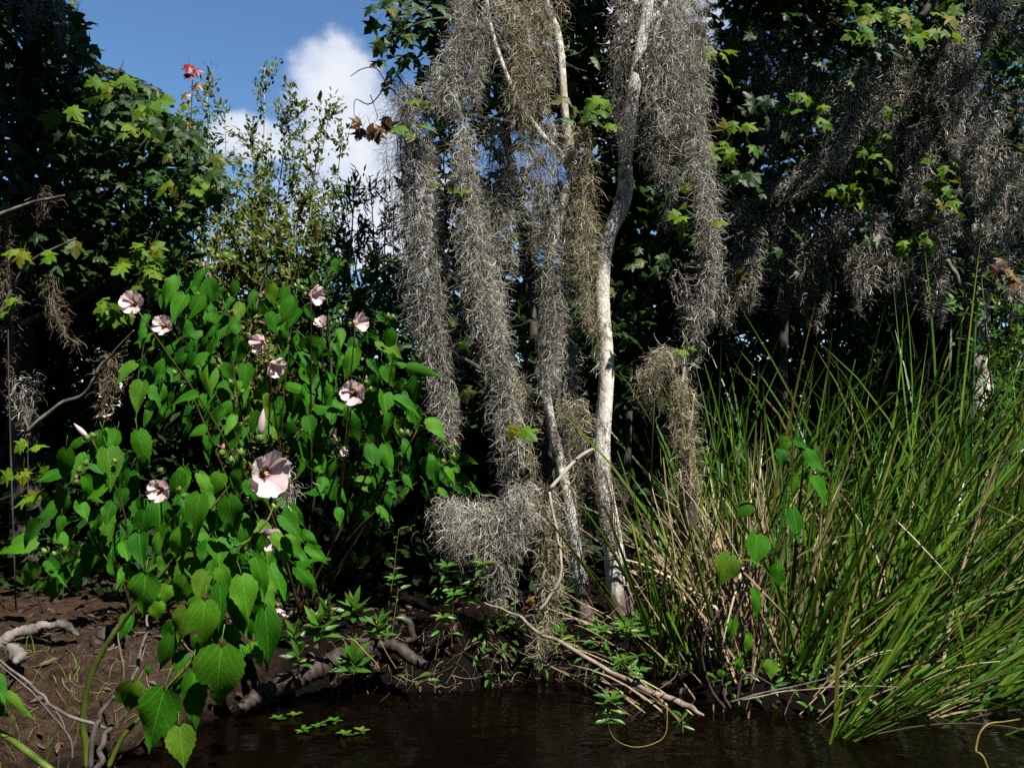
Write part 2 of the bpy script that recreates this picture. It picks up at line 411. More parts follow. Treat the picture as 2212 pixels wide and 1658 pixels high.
# ------------------------------------------------------------------ leaf meshes
def mallow_leaf_mesh(seed, mat='mallow_leaf'):
    g = np.random.default_rng(seed)
    n = 15; s = np.linspace(0, 1, n)
    wid = 0.385 * np.interp(s, [0, .07, .16, .28, .42, .58, .75, .9, 1.0], [.30, .72, .95, 1.0, .90, .66, .33, .10, 0.0])
    back = np.interp(s, [0, .1, .2, .35], [-.06, -.03, 0, 0])       # heart-shaped base
    droop, fold, wave = g.uniform(.06, .5), g.uniform(-.35, .35), g.uniform(.01, .055)
    wid = wid * g.uniform(.8, 1.12)
    ph, skew = g.uniform(0, 6.28, 2), g.uniform(-.07, .07)
    cols = (-1, -.5, 0, .5, 1); V = []; U = []
    for i in range(n):
        for c in cols:
            tooth = 1.0 + (0.055 if i % 2 else -0.045) * (abs(c) == 1) + g.normal() * 0.012
            x = c * wid[i] * tooth
            y = s[i] + back[i] * abs(c) * 1.2
            z = -droop * s[i] ** 2 + fold * abs(x) + wave * math.sin(9 * s[i] + ph[0] + 2 * c) * abs(c) - 0.12 * x * x
            V.append((x + skew * s[i] ** 2, y, z)); U.append((x / 0.385 * 0.5, s[i]))
    F = [(i * 5 + k, i * 5 + k + 1, i * 5 + 5 + k + 1, i * 5 + 5 + k) for i in range(n - 1) for k in range(4)]
    if seed % 4 == 1:                                              # an insect-eaten notch
        F.remove((8 * 5 + 3, 8 * 5 + 4, 9 * 5 + 4, 9 * 5 + 3)); F.remove((9 * 5 + 3, 9 * 5 + 4, 10 * 5 + 4, 10 * 5 + 3))
    b = len(V)                                                     # leaf stalk
    st = [(0, 0, 0), (0, -.16, .03), (0, -.34, -.02)]
    Vt, Ft, Kt = tube_arrays(st, (.013, .011, .011), 3, 4)
    V = np.vstack((np.array(V), Vt)); U = np.vstack((np.array(U), np.tile((0.0, 0.0), (len(Vt), 1))))
    return mesh_np('leaf', V, [np.vstack((np.array(F), Ft + b)), Kt + b], mat, uv=U)
MALLOW = [mallow_leaf_mesh(i) for i in range(14)]
MALLOW_L = [mallow_leaf_mesh(40 + i, 'mallow_leaf_light') for i in range(4)]

MAPLE_HALF = [(.12, .02), (.24, .03), (.42, .10), (.33, .22), (.29, .33), (.42, .42), (.60, .60), (.42, .57), (.29, .555), (.185, .56), (.235, .70), (.16, .78), (.11, .88)]
def maple_template(droop=.25, fold=-.25, seed=0, low=False):
    g = np.random.default_rng(seed)
    half = [(.36, .10), (.27, .33), (.56, .58), (.19, .56), (.17, .78)] if low else MAPLE_HALF
    out = [(0, 0)] + half + [(0, 1.0)] + [(-x, y) for x, y in reversed(half)]
    V = [(0, .40, 0)] + [(x * (1 + g.normal() * .05), y + g.normal() * .012, 0) for x, y in out]
    V = np.array(V); V[:, 2] = fold * np.abs(V[:, 0]) - droop * (V[:, 1] - .2) ** 2 + g.normal(size=len(V)) * (.012 if not low else .02); V[0, 2] = .03
    k = len(out); F = np.array([(0, 1 + (i + 1) % k, 1 + i) for i in range(k)])
    return V, F[:, ::-1]
def maple_mesh(mat, seed):
    g = np.random.default_rng(seed)
    V, F = maple_template(g.uniform(.1, .6), g.uniform(-.45, .1), seed)
    b = len(V); Vt, Ft, Kt = tube_arrays([(0, 0, 0), (0, -.25, .04), (0, -.5, .12)], (.016, .013, .011), 3, 4)
    return mesh_np('leaf', np.vstack((V, Vt)), [F, np.vstack((Kt + b,)), Ft + b], mat, smooth=False)
MAPLE = {m_: [maple_mesh(m_, i) for i in range(5)] for m_ in ('maple_leaf', 'maple_leaf_lime', 'maple_leaf_red', 'maple_leaf_rust')}

def lance_template(w_=.14, droop=.25):
    V = [(0, 0, 0), (-w_ * .7, .25, .02), (w_ * .7, .25, .02), (0, .27, -.02), (-w_, .5, 0), (w_, .5, 0), (0, .52, -droop * .25 - .03), (-w_ * .6, .78, -droop * .5), (w_ * .6, .78, -droop * .5), (0, .8, -droop * .62), (0, 1, -droop)]
    F = [(0, 3, 1), (0, 2, 3), (1, 3, 6), (1, 6, 4), (3, 2, 5), (3, 5, 6), (4, 6, 9), (4, 9, 7), (6, 5, 8), (6, 8, 9), (7, 9, 10), (9, 8, 10)]
    return np.array(V), np.array(F)
def oval_template():
    V = np.array([(0, 0, 0), (-.26, .4, .05), (.26, .4, .05), (0, .5, -.03), (-.17, .78, .0), (.17, .78, .0), (0, 1, -.1)])
    F = np.array([(0, 3, 1), (0, 2, 3), (1, 3, 4), (3, 2, 5), (3, 6, 4), (3, 5, 6)])
    return V, F
def scatter(tmpl, pos, d, nrm, size, tint=None):
    """copies of a leaf template joined in one mesh: returns V, F, tint"""
    V0, F0 = tmpl; pos = np.asarray(pos); N = len(pos)
    y = unit(d); z = nrm - y * np.sum(y * nrm, 1)[:, None]; z = unit(z); x = np.cross(y, z)
    s = np.asarray(size)[:, None, None]
    V = pos[:, None, :] + s * (V0[None, :, 0:1] * x[:, None, :] + V0[None, :, 1:2] * y[:, None, :] + V0[None, :, 2:3] * z[:, None, :])
    F = (F0[None] + (np.arange(N) * len(V0))[:, None, None]).reshape(-1, 3)
    tt = np.repeat(rng.random(N) if tint is None else tint, len(V0))
    return V.reshape(-1, 3), F, tt
def rand_unit(n):
    return unit(rng.normal(size=(n, 3)))
def foliage(name, pos, tmpl, mat, size, parent, droop=.5, up=(.15, -.35, .9), spread=.6, kind='stuff'):
    """a joined mass of leaves (one part of a tree) around the given points"""
    n = len(pos); d = rand_unit(n) * np.array((1, 1, .5)) + np.array((0, -.1, -droop)); nrm = rand_unit(n) * spread + np.array(up)
    sz = size * rng.uniform(.65, 1.25, n)
    V, F, tt = scatter(tmpl, pos, d, nrm, sz)
    org = V.mean(0)
    o = obj(name, mesh_np(name, V - org, F, mat, tint=tt, smooth=False), parent, loc=org)
    if kind: o['kind'] = kind
    return o
def clumps(cent, rad, per, flat=.75):
    """points gathered in leafy clumps: cent (n,3), rad metres"""
    cent = np.asarray(cent); n = len(cent)
    p = rand_unit(n * per) * (rng.random((n * per, 1)) ** .45) * np.array((1, 1, flat))
    return np.repeat(cent, per, 0) + p * np.repeat(np.broadcast_to(np.asarray(rad, dtype=float), (n,)), per)[:, None]

# ================================================================== setting
def smooth01(t):
    t = np.clip(t, 0, 1); return t * t * (3 - 2 * t)
BX = [-9, -3.0, -2.0, -1.62, -1.32, -.9, -.3, .2, .8, 1.2, 1.7, 2.2, 3.0, 9]
BY = [3.0, 3.0, 3.15, 3.5, 4.12, 4.3, 4.42, 4.48, 4.2, 3.98, 3.9, 4.2, 4.6, 4.8]
def fbm2(x, y, f, o=4, s=0):
    r = 0; a = 1.0
    for k in range(o):
        r = r + a * np.sin(f * x * 1.0 + 1.7 * s + 2.1 * k + 1.3 * np.sin(f * .83 * y + k)) * np.cos(f * .91 * y + .7 * s + 1.1 * k + 1.1 * np.sin(f * .77 * x - k))
        f *= 2.07; a *= .5
    return r
def ground(x, y):
    x = np.asarray(x, dtype=float); y = np.asarray(y, dtype=float)
    yb = np.interp(x, BX, BY) + .05 * fbm2(x, y * 0, 3.0)
    left = smooth01((-1.35 - x) / .4)
    top = .24 - .12 * smooth01((x - .55) / .4) * smooth01((6 - y) / 1.0) + .16 * left * smooth01((5.2 - y) / .8)
    wd = .5 + .25 * left
    z = -.35 + (top + .35) * smooth01((y - yb + .28) / (wd + .28))
    near = smooth01((14 - np.hypot(x, y - 4)) / 4)
    hump = .20 * np.exp(-(((x + .33) / .28) ** 2 + ((y - 4.62) / .22) ** 2))          # peat hummock by the trees
    return z + near * (hump + .022 * fbm2(x, y, 5.0, 4) + .014 * fbm2(x, y, 19.0, 3, 2) + .010 * np.abs(fbm2(x, y, 47.0, 2, 5))) + (1 - near) * .1
ax_ = np.concatenate((-np.geomspace(900, 4.2, 22), np.arange(-4.1, 4.12, .03), np.geomspace(4.25, 900, 22)))
ay_ = np.concatenate((np.arange(2.4, 7.0, .03), np.geomspace(7.1, 1500, 34)))
gx, gy = np.meshgrid(ax_, ay_)
gz = ground(gx, gy)
nx, ny = len(ax_), len(ay_)
idx = (np.arange(ny - 1)[:, None] * nx + np.arange(nx - 1)[None, :])
gf = np.stack((idx, idx + 1, idx + nx + 1, idx + nx), -1).reshape(-1, 4)
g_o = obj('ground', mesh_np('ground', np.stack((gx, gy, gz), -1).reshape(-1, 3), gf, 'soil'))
tag(g_o, 'brown clay and black peat of the swamp bank', None, None, 'structure')
w_o = obj('water', mesh_np('water', [(-900, -60, 0), (900, -60, 0), (900, 9, 0), (-900, 9, 0)], [[(0, 1, 2, 3)]], 'swamp_water'))
tag(w_o, 'still black swamp water along the bank', None, None, 'structure')
def G(px, py, Y, dz=0.0):
    """the ground point straight under the pixel's column at distance Y"""
    p = P(px, py, Y); p[2] = float(ground(p[0], p[1])) + dz; return p
def pts(lst, Y0, Y1=None):
    Y1 = Y0 if Y1 is None else Y1; n = len(lst)
    return [P(a, b, Y0 + (Y1 - Y0) * i / max(1, n - 1)) for i, (a, b) in enumerate(lst)]
M_PX = 1 / FPX

# ================================================================== trees
def put_leaf(parent, me, loc, d, nrm, L, W=None, name='leaf'):
    return obj(name, me, parent, mat4=frame(loc, d, nrm, L, W))
def maple_cluster(parent, px, py, Y, n, rx, ry, mat, size=.105, dY=.25, seed=0):
    g = np.random.default_rng(seed + int(px) * 7 + int(py))
    for i in range(n):
        u = g.uniform(-1, 1, 3)
        loc = P(px + u[0] * rx, py + u[1] * ry, Y + u[2] * dY)
        d = unit(np.array((u[0] * .8 + g.normal() * .3, -.25 + g.normal() * .35, -.55 + g.normal() * .3)))
        nrm = np.array((.15, -.75, .75)) + g.normal(size=3) * .33
        put_leaf(parent, MAPLE[mat][i % 5], loc, d, nrm, size * g.uniform(.75, 1.2))

def boxpts(n, lo, hi):
    return rng.uniform(lo, hi, (n, 3))
MAPLE_LOW = maple_template(.3, -.2, 3, True)
LANCE = lance_template(); OVAL = oval_template()

# --- the white-barked mossy tree
rt = thing('mossy_tree', G(1345, 1345, 4.85), 'white lichen-spotted tree trunk rising bare behind the sedges, hung with moss', 'tree')
tr1 = [(1352, 1420), (1343, 1330), (1325, 1180), (1300, 1000), (1310, 800), (1300, 640), (1312, 520), (1348, 425), (1352, 330), (1372, 170), (1395, 40), (1420, -150), (1440, -400)]
tube('trunk', pts(tr1, 4.85, 5.15), (.125, .085, .064, .052, .048, .047, .046, .052, .045, .041, .037, .033, .026), 'lichen_bark', rt, 14, 90, .05, 3)
tube('limb', pts([(1395, 60), (1480, -40), (1600, -160)], 5.1, 5.4), (.03, .024, .015), 'lichen_bark', rt, 7)
tube('limb', pts([(1375, 150), (1430, 60), (1470, -60)], 5.05, 4.8), (.024, .02, .014), 'dark_bark', rt, 6)
crown1 = clumps(np.vstack((boxpts(40, (0.1, 5.05, 4.9), (3.2, 7.4, 6.3)), boxpts(14, (.8, 5.9, 2.4), (1.7, 7.2, 4.5)))), .6, 110)  # upper clumps are out of view, placed to shade the background
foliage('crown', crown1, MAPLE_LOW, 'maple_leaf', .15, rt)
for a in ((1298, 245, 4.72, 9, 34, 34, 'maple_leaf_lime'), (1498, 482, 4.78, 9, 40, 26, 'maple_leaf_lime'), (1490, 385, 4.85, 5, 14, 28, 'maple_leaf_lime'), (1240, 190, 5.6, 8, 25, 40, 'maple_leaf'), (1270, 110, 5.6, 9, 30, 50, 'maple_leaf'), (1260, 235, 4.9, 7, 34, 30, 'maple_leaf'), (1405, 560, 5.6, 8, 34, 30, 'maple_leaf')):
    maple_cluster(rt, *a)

# --- its slimmer neighbour
rt2 = thing('mossy_tree', G(1268, 1350, 4.98), 'slender grey leaning tree just beside the white trunk, forked high among moss', 'tree')
tr2 = [(1275, 1400), (1262, 1300), (1245, 1200), (1215, 1020), (1182, 870), (1172, 700), (1188, 560), (1218, 430), (1236, 370), (1220, 240), (1208, 90), (1182, 0), (1160, -160), (1150, -400)]
tube('trunk', pts(tr2, 4.95, 5.2), (.075, .052, .044, .037, .032, .03, .03, .032, .034, .026, .025, .024, .02, .014), 'lichen_bark', rt2, 11, 84, .05, 5)
tube('limb', pts([(1236, 372), (1200, 322), (1165, 285), (1110, 200), (1060, 60), (1040, -100)], 5.14, 4.9), (.026, .024, .02, .018, .015, .012), 'lichen_bark', rt2, 7)
tube('limb', pts([(1165, 285), (1090, 262), (1000, 250), (930, 235), (880, 190), (850, 150)], 5.1, 4.75), (.016, .014, .012, .01, .008, .005), 'dark_bark', rt2, 6)
tube('limb', pts([(1060, 60), (960, 40), (880, 60), (830, 95)], 4.95, 4.8), (.012, .01, .007, .004), 'dark_bark', rt2, 6)
tubes('twig', [(pts([(930, 235), (870, 215), (838, 188), (800, 225), (768, 215), (765, 250)], 4.75), (.006, .005, .004, .004, .003, .002)), (pts([(838, 188), (815, 150), (785, 148), (757, 165)], 4.75), (.004, .003, .003, .002)), (pts([(800, 205), (815, 250), (810, 265)], 4.75), (.003, .002, .001))], 'dark_bark', rt2, 5)
tube('limb', pts([(1000, 250), (960, 330), (965, 420)], 5.0), (.008, .006, .004), 'dark_bark', rt2, 5)
crown2 = clumps(np.vstack((boxpts(16, (-.15, 5.0, 4.9), (1.0, 6.8, 6.0)), boxpts(16, (-.75, 5.7, 2.9), (.9, 7.0, 4.5)), boxpts(6, (-.5, 5.8, 1.8), (.8, 7.0, 3.0)))), .55, 100)  # top clumps, beyond the frame, added to shade leaves behind the moss
foliage('crown', crown2, MAPLE_LOW, 'maple_leaf', .14, rt2)
for a in ((845, 45, 4.8, 22, 38, 48, 'maple_leaf'), (868, 112, 4.75, 12, 45, 40, 'maple_leaf'), (905, 30, 4.85, 16, 60, 40, 'maple_leaf'), (798, 268, 4.7, 8, 36, 18, 'maple_leaf_rust'), (886, 272, 4.65, 4, 22, 14, 'maple_leaf_lime'), (912, 222, 4.65, 4, 20, 14, 'maple_leaf_lime'), (962, 392, 4.8, 7, 22, 26, 'maple_leaf_lime'), (980, 180, 5.1, 14, 60, 80, 'maple_leaf'), (1118, 922, 4.62, 2, 8, 10, 'maple_leaf_lime')):
    maple_cluster(rt2, *a)

# --- dark stems standing behind
DARK = [([(1215, 1330), (1160, 800), (1128, 480), (1100, 330), (1060, 120), (1010, -60)], 6.0, .05, 'dark bare tree leaning behind the hanging moss, left of the white trunk'),
        ([(1250, 1300), (1240, 800), (1232, 400), (1236, 180), (1232, -80)], 6.6, .042, 'straight dark tree stem behind the fork of the slender grey tree'),
        ([(1345, 1200), (1360, 850), (1385, 700), (1410, 610), (1460, 500), (1540, 300), (1600, 80), (1640, -80)], 6.3, .034, 'thin crooked tree stem slanting up behind the white trunk'),
        ([(1700, 1150), (1690, 700), (1740, 420), (1840, 240), (1950, 90), (2060, -60)], 6.6, .05, 'dark slanting tree trunk inside the mossy thicket above the sedges')]
for k, (l, Y, r0, lab) in enumerate(DARK):
    d = thing('swamp_tree', G(l[0][0], l[0][1], Y), lab, 'tree')
    p = pts(l, Y); p[0] = G(l[0][0], l[0][1], Y, -.05)
    tube('trunk', p, np.linspace(r0, r0 * .55, len(l)), 'dark_bark', d, 8, None, .05, k)
    q = p[len(p) // 2 + 1]
    tubes('limb', [([q, q + np.array((.35 * s, .1, .35)), q + np.array((.8 * s, .2, .8))], (r0 * .4, r0 * .3, r0 * .15)) for s in (-1, 1)], 'dark_bark', d, 5)
    top = p[-1] + np.array((0, .8, .4))
    foliage('crown', clumps(top + rng.uniform(-1, 1, (9, 3)) * np.array((.8, .6, .6)), .5, 45), MAPLE_LOW, 'maple_leaf', .14, d)

# --- the dark maple filling the upper left corner
LP = [(-60, -30), (140, -30), (165, 40), (185, 100), (215, 135), (270, 150), (330, 190), (350, 245), (395, 260), (430, 300), (470, 350), (470, 410), (430, 450), (400, 530), (370, 600), (280, 620), (190, 600), (100, 640), (-60, 660)]
lt = thing('maple_tree', G(60, 1300, 6.4), 'shaded dark green maple with sunlit outer leaves filling the upper left corner', 'tree')
trunk_l = [G(60, 1300, 6.4, -.1), P(52, 900, 6.4), P(40, 500, 6.3), P(70, 150, 6.1), P(60, -150, 5.9)]
tube('trunk', trunk_l, (.13, .1, .09, .07, .05), 'dark_bark', lt, 10, None, .05, 8)
for l in ([(45, 620), (140, 500), (250, 400), (330, 280)], [(42, 520), (150, 420), (300, 360), (440, 360)], [(60, 300), (130, 230), (190, 80)], [(50, 700), (180, 640), (300, 560)], [(65, 150), (0, 60), (-60, 0)]):
    tube('limb', pts(l, 6.3, 5.7), (.035, .028, .02, .01)[:len(l)], 'dark_bark', lt, 6)
lp = darts(LP, 7.5, 9000, 4)
lpos = np.array([P(x, y, random.uniform(5.75, 7.2)) for x, y in lp for _ in range(2)])
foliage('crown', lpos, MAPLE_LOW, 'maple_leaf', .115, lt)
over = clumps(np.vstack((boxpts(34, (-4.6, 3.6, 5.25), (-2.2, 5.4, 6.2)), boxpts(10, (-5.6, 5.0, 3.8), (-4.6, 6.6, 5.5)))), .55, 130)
foliage('crown', over, OVAL, 'maple_leaf', .17, lt)      # unseen overhang added above the picture to shade the leaves below
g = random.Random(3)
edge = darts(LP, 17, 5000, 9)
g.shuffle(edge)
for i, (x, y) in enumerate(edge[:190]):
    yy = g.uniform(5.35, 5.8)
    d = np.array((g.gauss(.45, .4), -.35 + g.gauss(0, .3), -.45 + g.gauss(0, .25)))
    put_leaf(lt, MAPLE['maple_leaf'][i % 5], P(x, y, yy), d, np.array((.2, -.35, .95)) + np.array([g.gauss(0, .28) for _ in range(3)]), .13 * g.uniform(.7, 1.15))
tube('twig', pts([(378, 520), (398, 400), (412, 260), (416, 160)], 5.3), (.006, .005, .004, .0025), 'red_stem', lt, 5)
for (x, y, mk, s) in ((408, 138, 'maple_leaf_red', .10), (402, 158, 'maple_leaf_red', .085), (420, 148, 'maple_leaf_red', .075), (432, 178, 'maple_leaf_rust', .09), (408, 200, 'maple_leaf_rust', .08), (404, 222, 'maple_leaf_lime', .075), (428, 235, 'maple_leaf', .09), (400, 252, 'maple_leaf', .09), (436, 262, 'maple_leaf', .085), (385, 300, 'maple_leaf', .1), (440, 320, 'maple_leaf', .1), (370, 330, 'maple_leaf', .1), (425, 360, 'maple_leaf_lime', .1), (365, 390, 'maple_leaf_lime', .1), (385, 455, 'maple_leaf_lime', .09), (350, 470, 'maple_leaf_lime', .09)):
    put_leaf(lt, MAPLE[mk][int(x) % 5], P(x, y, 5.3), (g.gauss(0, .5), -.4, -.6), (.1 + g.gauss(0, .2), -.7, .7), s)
for a in ((235, 175, 5.2, 7, 30, 18, 'maple_leaf_lime'), (290, 195, 5.2, 8, 34, 18, 'maple_leaf'), (330, 215, 5.2, 7, 24, 20, 'maple_leaf_lime'), (360, 265, 5.2, 8, 26, 24, 'maple_leaf'), (300, 270, 5.2, 7, 34, 20, 'maple_leaf_lime'), (400, 300, 5.2, 8, 26, 20, 'maple_leaf'), (440, 350, 5.2, 8, 30, 20, 'maple_leaf'), (395, 395, 5.15, 7, 40, 14, 'maple_leaf_lime'), (450, 400, 5.2, 7, 30, 24, 'maple_leaf'), (180, 110, 5.3, 6, 16, 26, 'maple_leaf'), (250, 215, 5.2, 6, 40, 20, 'maple_leaf'), (170, 30, 5.3, 7, 14, 30, 'maple_leaf'), (130, 250, 5.2, 5, 24, 30, 'maple_leaf_lime'), (150, 300, 5.2, 4, 20, 20, 'maple_leaf'), (480, 380, 5.2, 5, 14, 20, 'maple_leaf')):  # lime clusters put the sunlit flank into leaf colour
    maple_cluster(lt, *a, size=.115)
tubes('twig', [(pts([(193, 130), (192, 100), (194, 72)], 5.6), (.004, .003, .002)), (pts([(250, 175), (262, 145), (268, 130)], 5.6), (.004, .003, .002))], 'dark_bark', lt, 5)

# --- saplings with yellow-green leaves
SAPL = [('young maple sapling with yellow-green leaves just above the small left flower', [(300, 900), (310, 700), (330, 560), (345, 500)], 5.25, [(300, 560, 16, 46, 34), (330, 600, 8, 40, 24), (262, 670, 12, 36, 34), (330, 535, 5, 26, 16)]),
        ('few bright yellow-green maple leaves on a shaded seedling low at the left edge', [(70, 1180), (66, 1060), (60, 950)], 4.5, [(62, 955, 3, 18, 12), (78, 1010, 4, 26, 14), (40, 1020, 2, 14, 14), (85, 1070, 2, 14, 8)]),
        ('sprig of maple leaves sunlit beside the mossy trunk near the left edge', [(20, 740), (28, 660), (50, 560)], 5.1, [(65, 548, 7, 36, 16), (20, 655, 3, 14, 20)])]
for lab, l, Y, cl in SAPL:
    s = thing('maple_sapling', G(l[0][0], l[0][1], Y), lab, 'sapling')
    p = [G(l[0][0] + 30, l[0][1], Y, -.02)] + pts([(a_ + random.uniform(-14, 14), b_) for a_, b_ in l[:-1]] + l[-1:], Y)
    tube('stem', p, np.linspace(.005, .002, len(p)), 'dark_bark', s, 5)
    for (x, y, n, rx, ry) in cl: maple_cluster(s, x, y, Y, n, rx, ry, 'maple_leaf_lime', .105, .15)

# --- the leafy maple on the right
RP = [(1555, -30), (2260, -30), (2260, 640), (2100, 620), (1980, 600), (1850, 620), (1700, 640), (1600, 620), (1545, 500), (1540, 200)]
rm = thing('maple_tree', G(2110, 1150, 7.6), 'maple with sunlit lime leaves and long dark limbs spreading across the upper right', 'tree')
tube('trunk', [G(2110, 1150, 7.6, -.1)] + pts([(2112, 760), (2108, 560), (2085, 300), (2060, 0), (2050, -200)], 7.6, 7.3), (.14, .11, .1, .09, .07, .05), 'lichen_bark', rm, 10, None, .06, 9)
for l, ya, yb in (([(2100, 480), (2000, 330), (1900, 300), (1760, 380), (1640, 480), (1560, 520)], 7.4, 5.6), ([(2085, 300), (1950, 180), (1830, 90), (1760, 40), (1700, -40)], 7.3, 5.6), ([(2080, 250), (2020, 60), (1920, 40), (1830, 50)], 7.2, 4.9), ([(1900, 230), (1960, 280), (2060, 220), (2120, 120)], 6.6, 6.0), ([(1720, 170), (1640, 330), (1560, 420)], 6.2, 5.4), ([(2110, 420), (2170, 300), (2240, 180)], 7.4, 6.8)):
    tube('limb', pts(l, ya, yb), np.linspace(.035, .008, len(l)), 'dark_bark', rm, 6)
rp = darts(RP, 9, 9000, 5)
rpos = np.array([P(x, y, random.uniform(6.3, 9.0)) for x, y in rp for _ in range(2)])
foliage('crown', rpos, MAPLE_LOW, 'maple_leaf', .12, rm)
foliage('crown', clumps(boxpts(64, (1.5, 4.5, 5.1), (6.2, 7.6, 6.6)), .7, 30), OVAL, 'maple_leaf', .18, rm)  # out-of-view leaves added overhead to shade the thicket
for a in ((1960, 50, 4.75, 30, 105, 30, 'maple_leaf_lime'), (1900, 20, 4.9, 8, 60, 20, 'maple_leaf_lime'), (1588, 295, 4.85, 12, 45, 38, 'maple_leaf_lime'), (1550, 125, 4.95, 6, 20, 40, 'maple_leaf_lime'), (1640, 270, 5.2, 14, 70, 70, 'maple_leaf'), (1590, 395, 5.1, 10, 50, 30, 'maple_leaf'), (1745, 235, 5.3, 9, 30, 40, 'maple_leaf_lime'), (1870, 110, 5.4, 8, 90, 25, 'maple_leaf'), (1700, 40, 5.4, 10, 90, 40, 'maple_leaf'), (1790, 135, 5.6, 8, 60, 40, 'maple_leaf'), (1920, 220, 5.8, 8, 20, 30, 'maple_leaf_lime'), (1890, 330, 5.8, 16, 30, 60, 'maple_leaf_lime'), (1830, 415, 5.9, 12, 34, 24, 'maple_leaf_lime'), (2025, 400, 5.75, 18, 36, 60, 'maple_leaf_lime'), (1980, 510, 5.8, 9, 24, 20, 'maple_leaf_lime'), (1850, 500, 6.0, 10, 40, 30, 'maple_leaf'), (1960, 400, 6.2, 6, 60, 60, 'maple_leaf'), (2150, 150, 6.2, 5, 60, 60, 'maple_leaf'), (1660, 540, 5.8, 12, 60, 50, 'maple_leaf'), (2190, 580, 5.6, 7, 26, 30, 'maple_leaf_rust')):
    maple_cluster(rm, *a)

# --- shrubs behind
def shrub(lab, base, Y, tips, tmpl, mat, lsize, per, twig_mat='grey_twig', name='shrub', twigs=11, low=.25):
    s = thing(name, G(base[0], base[1], Y), lab, 'shrub'); b0 = G(base[0], base[1], Y, -.05)
    lp_, ld = [], []; paths = []
    for i, (x, y) in enumerate(tips):
        Yt = Y + rng.uniform(-.5, .5); tip = P(x, y, Yt)
        m1 = b0 + (tip - b0) * .45 + rng.normal(size=3) * .12 + np.array((0, 0, .1))
        c = catmull([b0, m1, tip], 24)
        tube('stem', [b0, m1, tip], (.022, .014, .003), twig_mat, s, 5, 14)
        L = np.linalg.norm(tip - b0)
        for k in range(twigs):
            f = low + (1 - low) * (k + rng.random()) / twigs
            q = c[int(f * 23)]; tl = (.10 + .34 * (1 - f)) * L * .45 + .08
            dirn = unit(np.array((rng.normal() * .8, rng.normal() * .8, .75)))
            e = q + dirn * tl; mid = q + dirn * tl * .5 + np.array((0, 0, -.03))
            paths.append(([q, mid, e], (.005, .0035, .0015)))
            tt = rng.random(per)[:, None] ** .8
            lp_.append(q + (e - q) * tt + rng.normal(size=(per, 3)) * .03)
            ld.append(np.repeat(dirn[None], per, 0) + rand_unit(per) * .9)
        lp_.append(tip - np.array((0, 0, 1)) * rng.random((per, 1)) * .3 + rng.normal(size=(per, 3)) * .03); ld.append(np.array((0, 0, .8)) + rand_unit(per) * .8)
    tag(tubes('twig', paths, twig_mat, s, 3, 4, True), kind='stuff')
    pos, d = np.vstack(lp_), np.vstack(ld)
    V, F, tt = scatter(tmpl, pos, d, rand_unit(len(pos)) * .6 + np.array((.2, -.5, .7)), lsize * rng.uniform(.6, 1.25, len(pos)))
    org = V.mean(0)
    tag(obj('crown', mesh_np('crown', V - org, F, mat, tint=tt, smooth=False), s, loc=org), kind='stuff')
    return s
shrub('airy small-leaved shrub below the red maple twig, against blue sky', (505, 760), 7.6, [(446, 165), (486, 225), (425, 300), (400, 230), (470, 330), (400, 420), (440, 460), (500, 400), (360, 480), (520, 470)], OVAL, 'shrub_leaf', .06, 30, 'pale_twig', twigs=16)
shrub('tall loose olive-leaved shrub standing in front of the white cloud', (600, 760), 7.9, [(572, 145), (545, 250), (632, 178), (604, 225), (652, 225), (718, 205), (690, 290), (742, 268), (560, 350), (640, 360), (700, 380), (520, 330)], OVAL, 'shrub_leaf', .06, 32, 'pale_twig', twigs=17)
shrub('narrow-leaved green shrub low on the skyline beside the hanging moss', (790, 780), 7.2, [(768, 362), (742, 420), (800, 385), (832, 402), (720, 450), (850, 455), (690, 480), (780, 470), (820, 500)], lance_template(.11, .1), 'myrtle_leaf', .085, 32)
shrub('dense olive shrub right behind the topmost flowers', (560, 860), 6.6, [(470, 500), (520, 440), (560, 420), (610, 440), (650, 430), (690, 500), (600, 500), (540, 520), (440, 560), (500, 560), (660, 560)], OVAL, 'shrub_leaf', .06, 40, 'grey_twig', twigs=14)
shrub('bushy dark green shrub behind the rightmost side-facing flowers', (760, 920), 6.3, [(700, 540), (740, 520), (800, 540), (850, 560), (880, 620), (660, 600), (830, 640), (720, 620), (780, 600)], OVAL, 'myrtle_leaf', .06, 40, 'dark_bark', twigs=13)
shrub('small green bush seen through the gap between two long moss strands', (970, 960), 6.6, [(930, 520), (960, 470), (990, 560), (1010, 640), (940, 640), (975, 600), (1000, 700), (920, 720)], OVAL, 'myrtle_leaf', .06, 18, 'dark_bark')
shrub('leafy undergrowth bush behind the white trunk', (1420, 960), 7.2, [(1350, 620), (1400, 600), (1450, 580), (1500, 620), (1560, 600), (1320, 700), (1430, 700), (1520, 700)], OVAL, 'myrtle_leaf', .065, 20, 'dark_bark')
shrub('leafy undergrowth bush showing between the upper sedge tips', (1800, 980), 7.4, [(1640, 620), (1700, 600), (1760, 560), (1830, 580), (1890, 560), (1940, 600), (1680, 690), (1860, 680), (1780, 660)], OVAL, 'myrtle_leaf', .07, 22, 'dark_bark')
shrub('pale green sunlit bush at the right edge above the sedges', (2170, 940), 6.2, [(2120, 600), (2150, 640), (2190, 600), (2215, 660), (2130, 700), (2180, 720), (2230, 620)], OVAL, 'herb_leaf', .075, 16, 'grey_twig')

